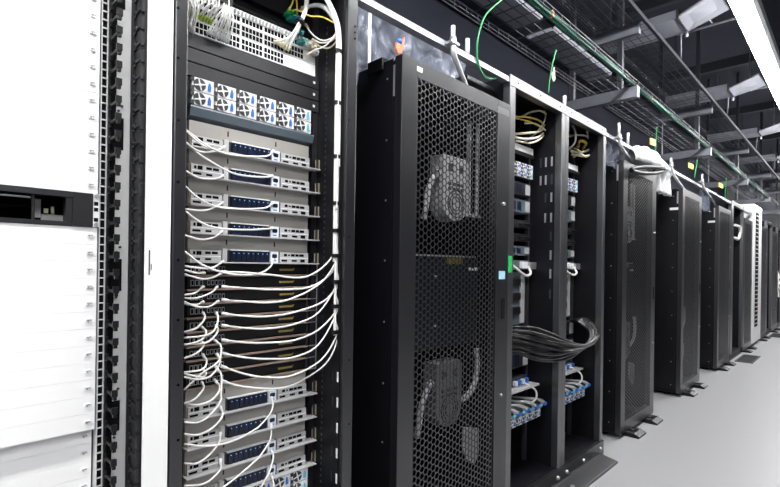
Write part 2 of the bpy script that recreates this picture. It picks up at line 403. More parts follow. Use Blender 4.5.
# ---- power shelf : 12 fan power supplies
def make_power_shelf(label, group='power shelves with blue tabs'):
    z0 = Z(11); t = thing('power_shelf', label, 'power shelf', (.839, YS, z0), group)
    MB().box(.606, 1.076, YS+.006, YS+.40, z0+.0005, z0+2*U-.001).build('chassis', 'steel_dark', t)
    for r in range(2):
        for c in range(6):
            x = .612+c*.0765; z = z0+.002+r*U; x1 = x+.0745; z1 = z+U-.003
            p = MB().prism_y([(x+.012, z), (x1, z), (x1, z1), (x+.012, z1), (x+.004, z1-.006), (x+.004, z+.006)], YS-.012, YS+.02).build('power_supply', 'white_plastic', t)
            b = MB(); cx, cz, R = x+.028, z+.021, .0195
            b.prism_y([(cx+R*math.cos(a*math.pi/8), cz+R*math.sin(a*math.pi/8)) for a in range(16)], YS-.0135, YS-.011)
            b.box(x-.002, x+.010, YS-.0145, YS-.010, z+.002, z+.014).box(x-.002, x+.010, YS-.0145, YS-.010, z1-.014, z1-.002)
            b.build('fan', 'fan_dark', p)
            b = MB()
            for a in (0, 1):
                ang = math.pi/2*a+.25; dx, dz = math.cos(ang), math.sin(ang); w = .0020
                b.prism_y([(cx+dx*.018-dz*w, cz+dz*.018+dx*w), (cx-dx*.018-dz*w, cz-dz*.018+dx*w), (cx-dx*.018+dz*w, cz-dz*.018-dx*w), (cx+dx*.018+dz*w, cz+dz*.018-dx*w)], YS-.0150-.0002*a, YS-.0133)
            b.prism_y([(cx+.0055*math.cos(q*math.pi/4), cz+.0055*math.sin(q*math.pi/4)) for q in range(8)], YS-.0158, YS-.013)
            b.build('fan_guard', 'white_plastic', p)
            MB().prism_y([(x+.054, z+.008), (x+.063, z+.008), (x+.0635, z+.022), (x+.060, z+.033), (x+.0575, z+.033), (x+.0545, z+.022)], YS-.017, YS-.011).build('handle', 'tab_blue' if c < 5 else 'tab_sky', p)
    return t
ps = make_power_shelf('white power supplies with blue tabs, upper shelf of the near rack')
dup(ps, (.839, YS-.01, Z(-19)-.004), 'blue tabbed power supplies at the bottom of near rack')
# ---- blanking plates
for i, k in enumerate((15, 14, 13)):
    t = thing('blanking_plate', '%s dark grey blanking plate below the white patch panels' % ORD[i], 'blanking plate', (.839, YS, Z(k)), 'dark blanking plates')
    MB().box(.600, 1.108, YS-.006, YS+.006, Z(k)+.0022, Z(k+1)-.0022, bev=.001).build('plate', 'blank_grey', t)
    MB().box(1.081, 1.090, YS-.0075, YS-.005, Z(k)+.018, Z(k)+.027).build('cage_nut', 'white_plastic', t)
# ---- patch panels
def patch(k, m, label, x1, teeth):
    t = thing('patch_panel', label, 'patch panel', (.839, YS, Z(k)), 'patch panels in the near rack')
    z = Z(k); MB().box(.600, 1.088, YS-.008, YS+.004, z+.001, z+U-.001, bev=.0015).build('face_plate', m, t)
    MB().box(.606, 1.084, YS+.004, YS+.12, z+.004, z+U-.004).build('body', 'steel_dark', t)
    x = .612
    while x < x1:
        b = MB()
        for i in range(6):
            for j in range(2):
                if teeth and j: continue
                b.box(x+i*.0133, x+i*.0133+.0105, YS-.0088, YS-.006, z+.0055+j*.019, z+.0205+j*.019)
        b.build('port_block', 'dark_hole', t); x += .0855
    if teeth:
        b = MB()
        for i in range(36): b.box(.606+i*.0133, .609+i*.0133, YS-.022, YS-.004, z+U*.55, z+U*.8)
        b.box(.600, 1.088, YS-.010, YS-.004, z+U*.48, z+U*.56).build('comb', 'pale_strip', t)
    return t
patch(16, 'white_paint', 'lowest white patch panel with two rows of square ports', .90, 0)
patch(17, 'pale_strip', 'middle grey patch panel between the two white ones', 1.02, 0)
patch(18, 'white_paint', 'upper patch panel edged with a toothed cable comb', 1.02, 1)
tag(MB().box(.600, 1.108, YS+.012, YS+.02, Z(19)+.001, Z(23)).box(.60, 1.05, YS-.012, YS+.012, Z(19)+.004, Z(19)+.016).box(.60, 1.05, YS-.008, YS+.012, Z(20)+.004, Z(20)+.012).build('metal_cover', 'black_inner'),
    'black cover panel above the patch panels in near rack', 'panel')
# ---- black switches
def make_switch(label):
    z0 = Z(-1); t = thing('network_switch', label, 'network switch', (.839, YS, z0), 'black one-unit switches in the near rack')
    MB().box(.612, 1.070, YS+.002, YS+.42, z0+.003, z0+U-.003).build('chassis', 'black_inner', t)
    f = MB().box(.612, 1.068, YS-.006, YS+.004, z0+.012, z0+U-.004, bev=.001).build('face_plate', 'black_plastic', t)
    MB().box(.610, 1.068, YS-.012, YS+.01, z0+.0005, z0+.006).build('edge_strip', 'brown_lip', t)
    b = MB()
    for i in range(3): b.box(.622+i*.014, .633+i*.014, YS-.0075, YS-.005, z0+.016, z0+.035)
    for i in range(5): b.box(.676+i*.0125, .685+i*.0125, YS-.0075, YS-.005, z0+.018, z0+.034)
    b.build('port_frames', 'zinc', f)
    b = MB()
    for i in range(3): b.box(.624+i*.014, .631+i*.014, YS-.0085, YS-.006, z0+.018, z0+.033)
    for i in range(5): b.box(.6775+i*.0125, .6835+i*.0125, YS-.0085, YS-.006, z0+.020, z0+.032)
    b.build('ports', 'dark_hole', f)
    MB().prism_y([(.945, z0+.020), (1.003, z0+.020), (1.008, z0+.031), (1.001, z0+.027), (.942, z0+.027)], YS-.0075, YS-.005).build('gold_label', 'gold_label', f)
    MB().box(1.063, 1.0665, YS-.013, YS-.005, z0+.004, z0+U-.006).build('edge_trim', 'steel_dark', t)
    MB().box(1.066, 1.1115, YS-.010, YS-.006, z0+.001, z0+.004).box(1.1085, 1.1115, YS-.010, YS-.006, z0+.001, z0+U-.001).build('ear', 'zinc', t)
    return t
sw = make_switch('topmost black network switch, directly under the upper beige servers')
for i in range(1, 9): dup(sw, (.839, YS, Z(-1-i)), '%s black network switch from the top in the near rack' % ORD[i])
# ------------------------------------------------------------------ cables
def cable(name, label, cat, pts, r, m, group=None, plug0=None, plug1=None, plugr=1.9, sp=6, n=6):
    P = [p if isinstance(p, Vector) else Vector(p) for p in pts]
    if plug0 or plug1:
        t = thing(name, label, cat, tuple(P[0]), group)
        MB().tube(P, r, n, sp).build('cord', m, t)
        for pl, a, b in ((plug0, P[0], P[1]), (plug1, P[-1], P[-2])):
            if pl:
                d = (b-a).normalized(); MB().tube([a-d*.004, a+d*.012, a+d*.02], r*plugr, 6, rf=lambda i: (1, .9, .6)[i]).build('plug', pl, t)
        return t
    return tag(MB().tube(P, r, n, sp).build(name, m), label, cat, group)
GL = 'white cords leaving the near rack to the left'
def path(px, y0, y1, ym=None):
    n = len(px)-1; out = []
    for i, (u, v) in enumerate(px):
        f = i/n; y = y0+(y1-y0)*f
        if ym is not None: y = y+(ym-(y0+y1)/2)*4*f*(1-f)
        out.append(at(u, v, y))
    return out
S = ['topmost', 'second', 'third', 'fourth', 'fifth', 'sixth', 'seventh', 'eighth', 'ninth']
left = [
 ('left latch of the topmost server, upper loop', [(224,147),(216,150),(201,144),(184,129)]),
 ('control module of the topmost server', [(273,151),(267,156),(250,156.4),(232,154.7),(218,151),(203,143),(184,128)]),
 ('left latch of the topmost server, lower loop', [(224,149),(209,152),(197,150.6),(184,141)]),
 ('control module of the second server', [(272,176),(262,177),(240,175),(226,170),(209,160.5),(197,152.4),(184,141)]),
 ('left latch of the second server', [(222.7,175.5),(218,178),(207.7,179),(197,177),(184,170)]),
 ('control module of the third server', [(273,203),(266,207.6),(251.5,209),(232,208.6),(214.6,206),(197,197),(184,185)]),
 ('left latch of the third server', [(222.7,202.6),(214.6,207),(203,210.7),(184,209)]),
 ('control module of the fourth server', [(272,228),(267,228.8),(249,229.8),(226,229),(210,226.3),(197,220),(184,210)]),
 ('left latch of the fourth server', [(222,231.5),(213.5,237.3),(200.8,239.6),(184,235)]),
 ('control module of the fifth server', [(273,260),(270,267.3),(258.5,273.6),(240,274.8),(219,271.3),(200.8,263.8),(184,251)]),
 ('left latch of the fifth server', [(222.7,261.5),(213.5,267.3),(203,268.4),(184,266)]),
 ('outer port of the topmost switch', [(204,273),(197,273),(184,270)]),
 ('inner port of the topmost switch', [(221.5,273),(212,277.7),(200.8,278.8),(184,274)]),
 ('outer port of the second switch', [(203,287),(194,293.3),(184,295)]),
 ('inner port of the second switch', [(217,287),(211,292.7),(197,298),(184,298)]),
 ('outer port of the third switch', [(203,302),(195,305),(184,303)]),
 ('inner port of the third switch', [(218,301.3),(209,306.5),(196,306.5),(184,301.5)]),
 ('outer port of the fourth switch', [(203,313),(205,316),(203,321.5),(195,329),(184,332)]),
 ('inner port of the fourth switch', [(216,312.5),(217.8,316),(217.5,322.7),(213.5,331),(205,335.5),(184,338)]),
 ('outer port of the fifth switch', [(202,327.5),(206,331),(204.5,337),(197,342),(184,345)]),
 ('inner port of the fifth switch', [(216,326),(218,330),(214,337),(205,343),(184,344.5)]),
 ('outer port of the sixth switch', [(202,342),(204,345),(197,353),(184,358.5)]),
 ('inner port of the sixth switch', [(215,340.5),(220.4,345),(221,353),(217.5,362.5),(201,374),(184,390)]),
 ('outer port of the seventh switch', [(203,355),(206.8,361.4),(202,369.5),(184,372.4)]),
 ('inner port of the seventh switch', [(217,354.5),(220,360),(218,367),(210,376.4),(197,379.3),(184,377)]),
 ('outer port of the eighth switch', [(203,369),(206,374),(200,377),(184,373.5)]),
 ('inner port of the eighth switch', [(216,367),(221,374),(221.5,384),(221,392),(220,402),(209,416),(197,422.6),(184,422)]),
 ('outer port of the ninth switch', [(202,383),(204,387),(201,392.6),(194,399.5),(184,404)]),
 ('inner port of the ninth switch', [(215,380),(219.5,386),(218,393),(210,401),(197,405),(184,403)]),
 ('left latch of the server just below the switches', [(220,406.5),(222.7,412.8),(220.4,419.7),(211,429),(197,435),(184,434)]),
 ('control module of the server just below the switches', [(271.5,398),(273,404.7),(270,414),(260,425.5),(254,430),(238,439),(220,444.5),(203,446),(184,444)]),
 ('left latch of the second server below the switches', [(220.4,433.5),(219,442.5),(209,455),(197,463.3),(184,463.3)]),
 ('control module of the second server below the switches', [(271.5,425),(271,436),(268,444),(260,456),(254,462),(238,476),(222,488),(205,497),(184,500)]),
 ('left latch of the third server below the switches', [(220.4,460),(220.4,469),(211,479.5),(201,484.6),(184,486)]),
 ('control module of the third server below the switches', [(271,449),(273.3,456.4),(270.4,469),(264.6,480.6),(257,491),(230,507),(184,512)]),
 ('control module of the lowest server', [(271,474.5),(273,480.6),(273.5,488),(270,500),(240,518),(184,525)]),
]
for lab, px in left:
    lat = 'latch' in lab or 'module' in lab
    cable('network_cable', 'white cord looping left from %s' % lab, 'cable', path(px, 1.478, 1.43, 1.425), .0031, 'cable_white', GL, plug0='white_plastic', plugr=1.7)
GR = 'white cords sweeping right into the side bundle'
TY = 1.362
right = [
 [(222,272),(240,272.3),(270,274.8),(305,277),(329,261),(337,240)],
 [(222.7,286.7),(245,288),(272,289.5),(308,287.5),(329.5,274.7),(337.5,258)],
 [(222.7,300),(245,301.5),(268,302.5),(292,298.5),(321,282.7),(336.5,260)],
 [(222.7,313.4),(245,316),(268,316.3),(295,312),(324,301),(337.5,283)],
 [(222.7,325.4),(245,328),(268,328.5),(295,324),(319,312),(336.5,284)],
 [(222.7,340),(245,342.5),(268,342.7),(295,340),(319,329.4),(336.8,309)],
 [(222.7,353.4),(245,357.5),(268,359),(295,357),(319,344),(337.5,310)],
 [(222,366.5),(245,374),(266,377.3),(292,375.6),(321,360),(336.5,335)],
 [(222,381),(248,387.3),(284,387.6),(310,375.6),(328.6,360),(338,336)],
]
for i, px in enumerate(right):
    pts = path(px, 1.474, 1.366, 1.405)
    last = pts[-1]; pts.append(Vector((1.098, TY, last.z+.06)))
    cable('network_cable', 'white cord sweeping right from the %s black switch into the side bundle' % S[i], 'cable', pts, .0033, 'cable_white', GR, plug0='white_plastic', plugr=1.7)
# vertical side bundle : cords plus ties
ties = [.782, .592, .395, .224, .124, .032, -.064, -.153, -.248]
nb = [5, 5, 5, 5, 4, 4, 3, 3, 2]
offs = [(0, 0), (.0062, .003), (-.006, .003), (.002, .008), (-.004, -.005), (.005, -.004)]
b0 = [(1.030, 1.43, 1.035+H), (1.058, 1.40, .985+H), (1.085, 1.375, .915+H), (1.098, 1.364, .84+H)]
ends = [.36, .20, .10, .01, -.09, -.26]
for i, (dx, dy) in enumerate(offs):
    zs = [.782, .6, .4]
    pts = [Vector((x+dx, y+dy*.6, z)) for x, y, z in b0]
    z = .70+H
    while z > ends[5-i]+H: pts.append(Vector((1.098+dx, 1.363+dy, z))); z -= .11
    pts.append(Vector((1.098+dx, 1.363+dy, ends[5-i]+H)))
    cable('bundled_cord', 'white cord of the thick upright bundle on the near rack side panel', 'cable', pts, .0052, 'cable_white', 'cords of the upright white bundle', sp=4)
for i, z in enumerate(ties):
    tag(MB().prism_z([(1.098+.0155*math.cos(a*math.pi/6), 1.3655+.0125*math.sin(a*math.pi/6)) for a in range(12)], H+z-.007, H+z+.007).build('cable_tie', 'black_plastic'),
        '%s black strap from the top round the upright white bundle' % ORD[i], 'cable tie', 'straps on the white bundle')
# top of rack: fan of white cords over the patch panels
def fan(n, top, bot, lab, grp, m='cable_white', r=.0026, plug='white_plastic', mid=None, y0=1.44, y1=1.482):
    for i in range(n):
        f = i/max(1, n-1)
        a = at(top[0][0]+(top[1][0]-top[0][0])*f, top[0][1]+(top[1][1]-top[0][1])*f, y0-.01*math.sin(i*2.3))
        c = at(bot[0][0]+(bot[1][0]-bot[0][0])*f, bot[0][1]+(bot[1][1]-bot[0][1])*f, y1)
        k = (a+c)/2+Vector((0, -.022-.006*math.sin(i*1.7), .006*math.cos(i*2.9)))
        ab = a+Vector((.02*math.sin(i), .02, .16))
        cable('network_cable', lab, 'cable', [c, k, a, ab], r, m, grp, plug0=plug, plugr=1.8)
fan(9, [(223, 4), (231, 4)], [(208, 33), (228, 42)], 'white cord in the tied fan over the white patch panel, left of its middle', 'cords fanned over the lowest patch panel')
fan(9, [(199, -3), (226, 1)], [(189, 14), (212, 24)], 'white cord with green plug above the left end of the patch panels', 'green plugged cords at upper left', plug='plug_green')
fan(5, [(188, -5), (196, -5)], [(187, 24), (193, 33)], 'white cord falling along the left post over the patch panels', 'cords beside the left post')
p = at(227, 2, 1.435)
tag(MB().box(p.x-.024, p.x+.018, 1.43, 1.45, p.z-.008, p.z+.012, bev=.004).build('cable_tie', 'black_plastic'), 'black strap round the fan of white cords above patch panels', 'cable tie')
for i in range(6):
    d = Vector((.006*math.cos(i*1.05), .004*math.sin(i*2), .006*math.sin(i*1.05)))
    pts = [at(281+2.6*i-6, 45+1.6*i-3, 1.482), at(293.5, 34.6, 1.455)+d, at(300.4, 22, 1.44)+d*.7, at(305, 11.5, 1.435)+d*.8, at(306.7, 0, 1.43)+d, at(307, -18, 1.43)+d]
    cable('network_cable', 'white cord of the bundle rising from right end of the patch panels', 'cable', pts, .004, 'cable_white', 'cords of the right hand riser', plug0='cable_cream', plugr=1.5)
p = at(300.4, 22, 1.44)
tag(MB().tube([p+Vector((-.005, 0, -.006)), p+Vector((.003, 0, .006))], .0155, 10).build('cable_tie', 'black_plastic'), 'black strap on the white riser above the patch panels', 'cable tie')
hooks = [('yellow', 'cable_yellow', [(289,12),(297,10),(310,16),(322,17),(334,23)]), ('yellow', 'cable_yellow', [(297,14),(297,5),(295,-8)]), ('amber', 'cable_yellow', [(288,12),(292,4),(295,-6)]),
         ('white', 'cable_white', [(306,25),(312,34),(322,40.5),(332,38),(337,31)]), ('white', 'cable_white', [(313,40),(322,43),(331,41),(337,36)]),
         ('cream', 'cable_cream', [(314,43),(324,48),(331,47),(337,41)]), ('white', 'cable_white', [(307,55),(315,50),(325,46),(337,34)]), ('grey', 'hose_grey', [(302,11),(312,6),(324,8),(334,20)]), ('grey', 'hose_grey', [(303,9),(313,5),(325,6.5),(335,18)])]
for i, (c, m, px) in enumerate(hooks):
    cable('network_cable', '%s cord arching right above the patch panels, %s of these from the top' % (c, ORD[i]), 'cable', path(px, 1.478, 1.375 if px[-1][0] > 325 else 1.44), .003 if c != 'grey' else .006, m, 'loose cords at the rack top', plug0='plug_green' if i < 3 else 'cable_cream')
for i, (u, v, m) in enumerate([(289, 14, 'cable_green'), (292, 18, 'plug_teal'), (296, 19, 'tab_blue'), (299, 33, 'plug_teal'), (301, 42, 'plug_teal'), (307, 45, 'server_grey'), (312, 48, 'cable_cream'), (314, 53, 'server_grey')]):
    p = at(u, v, 1.48); c = {'cable_green': 'green', 'plug_teal': 'dark teal', 'tab_blue': 'blue', 'server_grey': 'grey', 'cable_cream': 'cream'}[m]
    t = thing('connector', '%s connector block right of the patch panels, %s from the top' % (c, ORD[i]), 'connector', tuple(p), 'connector blocks at the rack top')
    MB().box(p.x-.014, p.x+.014, 1.47, 1.50, p.z-.008, p.z+.006, bev=.002).build('housing', m, t)
    MB().box(p.x-.006, p.x+.006, 1.455, 1.47, p.z-.004, p.z+.003).build('tongue', m, t)
# ------------------------------------------------------------------ perforated door cabinets
def hexpanel(x0, x1, z0, z1, y, p, strut, th):
    b = MB(); cp = p*math.sqrt(3)/2; Ro = p/math.sqrt(3); Ri = (p-strut)/math.sqrt(3)
    nc = int((x1-x0)/cp)+1; nr = int((z1-z0)/p)+1
    cs = [(math.cos(k*math.pi/3), math.sin(k*math.pi/3)) for k in range(6)]
    V = b.v; Fc = b.f; SMo = b.sm
    for i in range(nc):
        cx = x0+i*cp
        for j in range(nr):
            cz = z0+j*p+(p/2 if i % 2 else 0); o = len(V)
            V += [(cx+Ro*c, y, cz+Ro*s) for c, s in cs]+[(cx+Ri*c, y, cz+Ri*s) for c, s in cs]+[(cx+Ri*c, y+th, cz+Ri*s) for c, s in cs]
            for k in range(6):
                l = (k+1) % 6
                Fc.append((o+k, o+l, o+6+l, o+6+k)); Fc.append((o+6+k, o+6+l, o+12+l, o+12+k)); SMo += [False, False]
    return b
HEX = {}
def cabinet(x0, w, label, fine=None, handle=True, z1=H+.869, sticker=None, screws=True, name='mesh_door_cabinet'):
    x1 = x0+w; zb = .035; D = 1.15
    t = thing(name, label, 'cabinet', (x0+w/2, Y0+D/2, 0), 'black mesh door cabinets')
    s = MB().box(x0+.006, x0+.02, Y0+.058, Y0+D, zb+.02, z1-.012).build('side_panel', 'black_paint', t)
    if screws:
        b_ = [.066]
        for zz in (.79, .53, .275, .02, -.24, -.5, -.75, -1.0, -1.25):
            MB().cyl((x0+.0045, Y0+.092, H+zz), (x0+.0065, Y0+.092, H+zz), .0045, 8).build('screw', 'zinc', s)
    if sticker:
        MB().box(x0+.0048, x0+.0062, Y0+.02+.01, Y0+.125, H+.64, H+.668).build('label_strip', 'sticker_white', s)
    MB().box(x1-.02, x1-.006, Y0+.058, Y0+D, zb+.02, z1-.012).build('side_panel', 'black_paint', t)
    MB().box(x0+.006, x1-.006, Y0+.058, Y0+D, z1-.016, z1-.002).build('top_panel', 'black_paint', t)
    MB().box(x0+.006, x1-.006, Y0+.058, Y0+D, zb, zb+.03).build('base_panel', 'black_paint', t)
    MB().box(x0+.02, x1-.02, Y0+.62, Y0+.63, zb+.03, z1-.016).build('back_panel', 'black_inner', t)
    MB().box(x0+.01, x0+.035, Y0+.042, Y0+.058, zb+.01, z1-.01).box(x1-.035, x1-.01, Y0+.042, Y0+.058, zb+.01, z1-.01).build('inner_frame', 'black_inner', t)
    sl, sr = .096, .118; zt = z1-.072; z0 = zb+.095
    d = MB().box(x0, x0+sl, Y0, Y0+.042, zb, z1).box(x1-sr, x1, Y0, Y0+.042, zb, z1)
    d.box(x0+sl, x1-sr, Y0, Y0+.042, zt, z1).box(x0+sl, x0+sl+.004, Y0, Y0+.042, z0, zt).box(x0+sl, x1-sr, Y0, Y0+.042, zb, z0)
    d = d.build('door', 'black_frame', t, bevel=.0025)
    key = (round(w, 3), fine)
    hp = hexpanel(x0+sl+.012, x1-sr-.004, z0, zt-.004, Y0+.0003, fine or .0297, .0056, .002).build('mesh_panel', 'black_mesh', d)
    if key in HEX: hp.data = HEX[key]
    else: HEX[key] = hp.data
    if handle:
        h = MB().box(x1-.062, x1-.034, Y0-.004, Y0+.001, H-.275, H-.165, bev=.005).build('handle', 'black_plastic', d)
        MB().cyl((x1-.060, Y0-.012, H+.332), (x1-.060, Y0+.001, H+.332), .009, 10).build('lock', 'zinc', d)
        MB().cyl((x1-.060, Y0-.010, H-.675), (x1-.060, Y0+.001, H-.675), .007, 10).build('lock', 'zinc', d)
    MB().box(x0+.006, x0+.016, Y0+.043, Y0+.058, z1-.16, z1-.03).build('hinge', 'zinc', d)
    for fx in (x0+.22, x1-.16):
        f = MB().prism_x([(Y0-.10, 0), (Y0-.10, .015), (Y0-.06, .034), (Y0+.06, .034), (Y0+.06, 0)], fx-.09, fx+.09)
        f.cyl((fx, Y0-.02, .03), (fx, Y0-.02, .042), .025, 12).build('stabiliser_foot', 'black_paint', t)
    for fx in (x0+.08, x1-.08):
        for fy in (Y0+.15, Y0+D-.1): MB().cyl((fx, fy, 0), (fx, fy, zb), .03, 12).build('caster', 'black_plastic', t)
    return t, d
def fan_unit(x, y, zc, label, m='fan_grey', grp='fan units behind mesh doors', hoses=1):
    t = thing('fan_unit', label, 'fan unit', (x, y, zc-.16), grp)
    w, h = .105, .165
    pts = [(x-w, zc+h), (x-w, zc-h+.09)]+[(x+w*math.cos(math.pi+a*math.pi/8), zc-h+.09+.09*math.sin(math.pi+a*math.pi/8)) for a in range(1, 8)]+[(x+w, zc-h+.09), (x+w, zc+h-.02), (x+w-.02, zc+h)]
    MB().prism_y(pts, y, y+.09).build('housing', m, t, bevel=.004)
    b = MB()
    for r in (.035, .052, .069):
        b.tube([(x+r*math.cos(a*math.pi/12), y-.002, zc-.075+r*math.sin(a*math.pi/12)) for a in range(25)], .0028, 5, caps=False)
    b.build('grille', 'fan_dark', t)
    b = MB()
    for i in range(4):
        for j in range(2): b.box(x-.065+i*.035, x-.042+i*.035, y-.003, y+.001, zc-.005-j*.025+.02, zc+.010-j*.025+.02)
    b.box(x-.065, x-.03, y-.003, y+.001, zc+.085, zc+.125).box(x+.025, x+.06, y-.003, y+.001, zc+.085, zc+.125)
    b.build('vents', 'fan_dark', t)
    hs = [[(x-w+.01, y+.03, zc+.065), (x-w-.04, y+.02, zc+.055), (x-w-.10, y+.01, zc-.02), (x-w-.12, y+.01, zc-.12), (x-w-.125, y+.02, zc-.17)]]
    if hoses > 1: hs.append([(x+w-.01, y+.03, zc-.06), (x+w+.05, y+.02, zc-.055), (x+w+.12, y+.01, zc+.0), (x+w+.155, y+.01, zc+.10), (x+w+.16, y+.02, zc+.2)])
    for q in hs: MB().tube(q, .0135, 8, 14, rf=lambda i: 1.0+.16*(i % 2)).build('hose', 'hose_grey', t)
    MB().cyl((x-w-.06, y+.015, zc+.06), (x-w-.01, y+.03, zc+.068), .02, 10).build('hose_clamp', 'zinc', t)
    return t
def cab_fill(x0, which, near):
    d = x0-1.41
    f = fan_unit(1.965+d, 1.47, H+.395, 'grey fan unit behind upper mesh of %s' % which, hoses=1)
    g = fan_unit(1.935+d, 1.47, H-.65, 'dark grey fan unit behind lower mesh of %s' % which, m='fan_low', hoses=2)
    b = MB()
    t = thing('light_strip', 'pale upright strips behind upper mesh of %s' % which, 'strip', (2.17+d, 1.50, H+.28), 'upright strips behind mesh doors')
    for xx in (2.125, 2.205): MB().box(xx+d-.012, xx+d+.012, 1.5, 1.512, H+.285, H+.79).build('strip', 'hose_grey', t)
    MB().box(1.99+d, 2.235+d, 1.495, 1.515, H+.27, H+.285).build('bracket', 'hose_grey', t)
    t = thing('equipment_panel', 'dark closed panel behind middle mesh of %s' % which, 'panel', (1.83+d, 1.50, H-.42), 'closed panels behind mesh doors')
    MB().box(1.43+d, 2.235+d, 1.515, 1.525, H-.42, H+.05).build('plate', 'closed_panel', t)
    MB().box(1.50+d, 2.20+d, 1.505, 1.518, H+.048, H+.056).build('edge', 'zinc', t)
    MB().box(1.955+d, 2.09+d, 1.512, 1.516, H+.012, H+.046).build('gold_label', 'gold_label' if near else 'sticker_orange', t)
    MB().box(2.15+d, 2.235+d, 1.512, 1.516, H-.022, H-.006).build('white_label', 'sticker_white', t)
    for zz in (-.055, -.3): MB().cyl((1.86+d, 1.508, H+zz), (1.86+d, 1.517, H+zz), .008, 8).build('latch', 'zinc', t)
    tag(MB().prism_y([(2.09+d, H-.86), (2.235+d, H-.90), (2.235+d, H-1.03), (2.20+d, H-1.09), (2.12+d, H-1.04), (2.085+d, H-.97)], 1.49, 1.50).build('paper_tag', 'fan_grey'),
        'pale paper tag low behind mesh of %s' % which, 'tag', 'paper tags behind mesh doors')
c2, d2 = cabinet(1.41, .845, 'large black cabinet with honeycomb door, nearest, between the two open racks')
MB().box(2.165, 2.225, Y0-.0012, Y0+.001, H-.065, H-.022).build('blue_sticker', 'sticker_sky', d2)
MB().box(1.50, 1.535, Y0-.001, Y0+.001, c2.location.z+H+.825, H+.845).build('white_label', 'sticker_white', d2)
MB().box(2.13, 2.245, Y0-.001, Y0+.001, H+.80, H+.835).build('pale_label', 'open_frame', d2)
cab_fill(1.41, 'the nearest cabinet', True)
FARC = [(4.0, .86, 'black mesh door cabinet standing right of the open double rack', 'the cabinet right of the open racks', None),
        (5.795, .865, 'black mesh door cabinet second beyond the open racks, white strip on side', 'the second cabinet beyond the open racks', 1),
        (7.64, .87, 'black mesh door cabinet third beyond the open racks, white strip on side', 'the third cabinet beyond the open racks', 1)]
for x0, w, lab, which, st in FARC:
    cabinet(x0, w, lab, sticker=st); cab_fill(x0, which, False)
# ------------------------------------------------------------------ aluminium rail over the row
tag(MB().prism_x([(Y0+.006, H+.995), (Y0+.045, H+.995), (Y0+.045, H+1.03), (Y0+.016, H+1.03), (Y0+.006, H+1.02)], 1.166, 2.254).build('row_rail', 'aluminium'), 'pale metal rail above the nearest mesh cabinet', 'rail')
tag(MB().prism_x([(Y0+.006, H+.985), (Y0+.045, H+.985), (Y0+.045, H+1.02), (Y0+.016, H+1.02), (Y0+.006, H+1.012)], 3.622, 10.52).build('row_rail', 'aluminium'), 'long pale metal rail running above the farther cabinets', 'rail')
# ------------------------------------------------------------------ open double rack
def open_rack(x0, x1, lw, rw, label, D=1.0, m='open_frame'):
    t = thing('open_rack', label, 'rack', ((x0+x1)/2, Y0+D/2, 0), 'open black racks')
    MB().box(x0, x0+lw, Y0, Y0+.045, .10, TOP-.06).build('front_post', m, t, bevel=.003)
    MB().box(x1-rw, x1, Y0, Y0+.045, .10, TOP-.06).build('front_post', m, t, bevel=.003)
    tf = MB().box(x0, x1, Y0, Y0+.045, TOP-.06, TOP).build('top_beam', m, t, bevel=.003)
    for q in (.12, .5, .88): MB().cyl((x0+(x1-x0)*q, Y0-.003, TOP-.028), (x0+(x1-x0)*q, Y0+.001, TOP-.028), .005, 8).build('bolt', 'steel_dark', tf)
    MB().box(x0, x1, Y0+.045, Y0+D, TOP-.02, TOP-.005).build('top_panel', 'black_paint', t)
    MB().box(x0+.001, x0+.012, Y0+.045, Y0+D, .1, TOP-.02).build('side_panel', 'black_paint', t)
    r = MB().box(x1-rw, x1-rw+.012, Y0+.045, Y0+D, .1, TOP-.02).build('side_panel', 'black_paint', t)
    MB().box(x0+.012, x1-rw, Y0+D-.012, Y0+D, .1, TOP-.02).build('back_panel', 'black_inner', t)
    MB().box(x0, x1, Y0+.02, Y0+D, 0, .10).build('base', 'black_paint', t)
    for xa in (x0+.035, x1-rw-.03): MB().box(xa, xa+.025, 1.545, 1.57, .1, TOP-.02).build('mounting_rail', 'steel_dark', t)
    return t, r
r3, w3 = open_rack(2.257, 2.933, .055, .050, 'open black rack right of the nearest mesh cabinet, left half of the pair')
r4, w4 = open_rack(2.9345, 3.62, .050, .047, 'open black rack, right half of the pair, beside the second mesh cabinet')
for j, zz in enumerate([.68, .565, .45, .32, .20, .08, -.04, -.17]):
    for i, yy in enumerate((1.475, 1.44, 1.40)):
        if (j > 1 and i == 0) or (j > 3 and i == 1): continue
        MB().box(2.8815, 2.8835, yy-.006, yy+.006, H+zz-.03, H+zz+.03).build('slot', 'zinc' if (i+j) % 3 else 'steel_dark', w3)  # lit cutouts drawn as bright zinc plates
MB().box(2.2575, 2.293, Y0-.002, Y0+.001, H-.03, H+.06).build('green_label', 'sticker_green', r3)
# plinth and ramp
t = thing('plinth', 'low black plinth with bolt heads along the foot of the open racks', 'plinth', (2.94, Y0-.01, 0))
MB().box(2.257, 3.62, Y0-.012, Y0+.018, 0.0, .099).build('face', 'black_frame', t)
for x in (2.38, 2.62, 2.86, 2.99, 3.25, 3.55): MB().tube([(x, Y0-.026, .055), (x, Y0-.018, .055), (x, Y0-.011, .055)], .014, 8, rf=lambda i: (.5, .9, 1)[i]).build('bolt', 'zinc', t)
tag(MB().prism_x([(Y0-.0125, 0), (Y0-.0125, .034), (Y0-.03, .034), (1.19, .012), (1.185, 0)], 2.257, 3.52).build('ramp_plate', 'black_frame', bevel=.002), 'dark sloping kick plate on the floor before the open racks', 'plate')
for i, (u, v) in enumerate([(572, 483), (566, 487)]):
    tag(MB().cyl((2.62+.25*i, 1.25-.02*i, .024), (2.62+.25*i, 1.25-.02*i, .034), .014, 10).build('bolt_cap', 'zinc'), 'small bright bolt cap on the kick plate, %s from the left' % ORD[i], 'bolt', 'bolt caps on the kick plate')
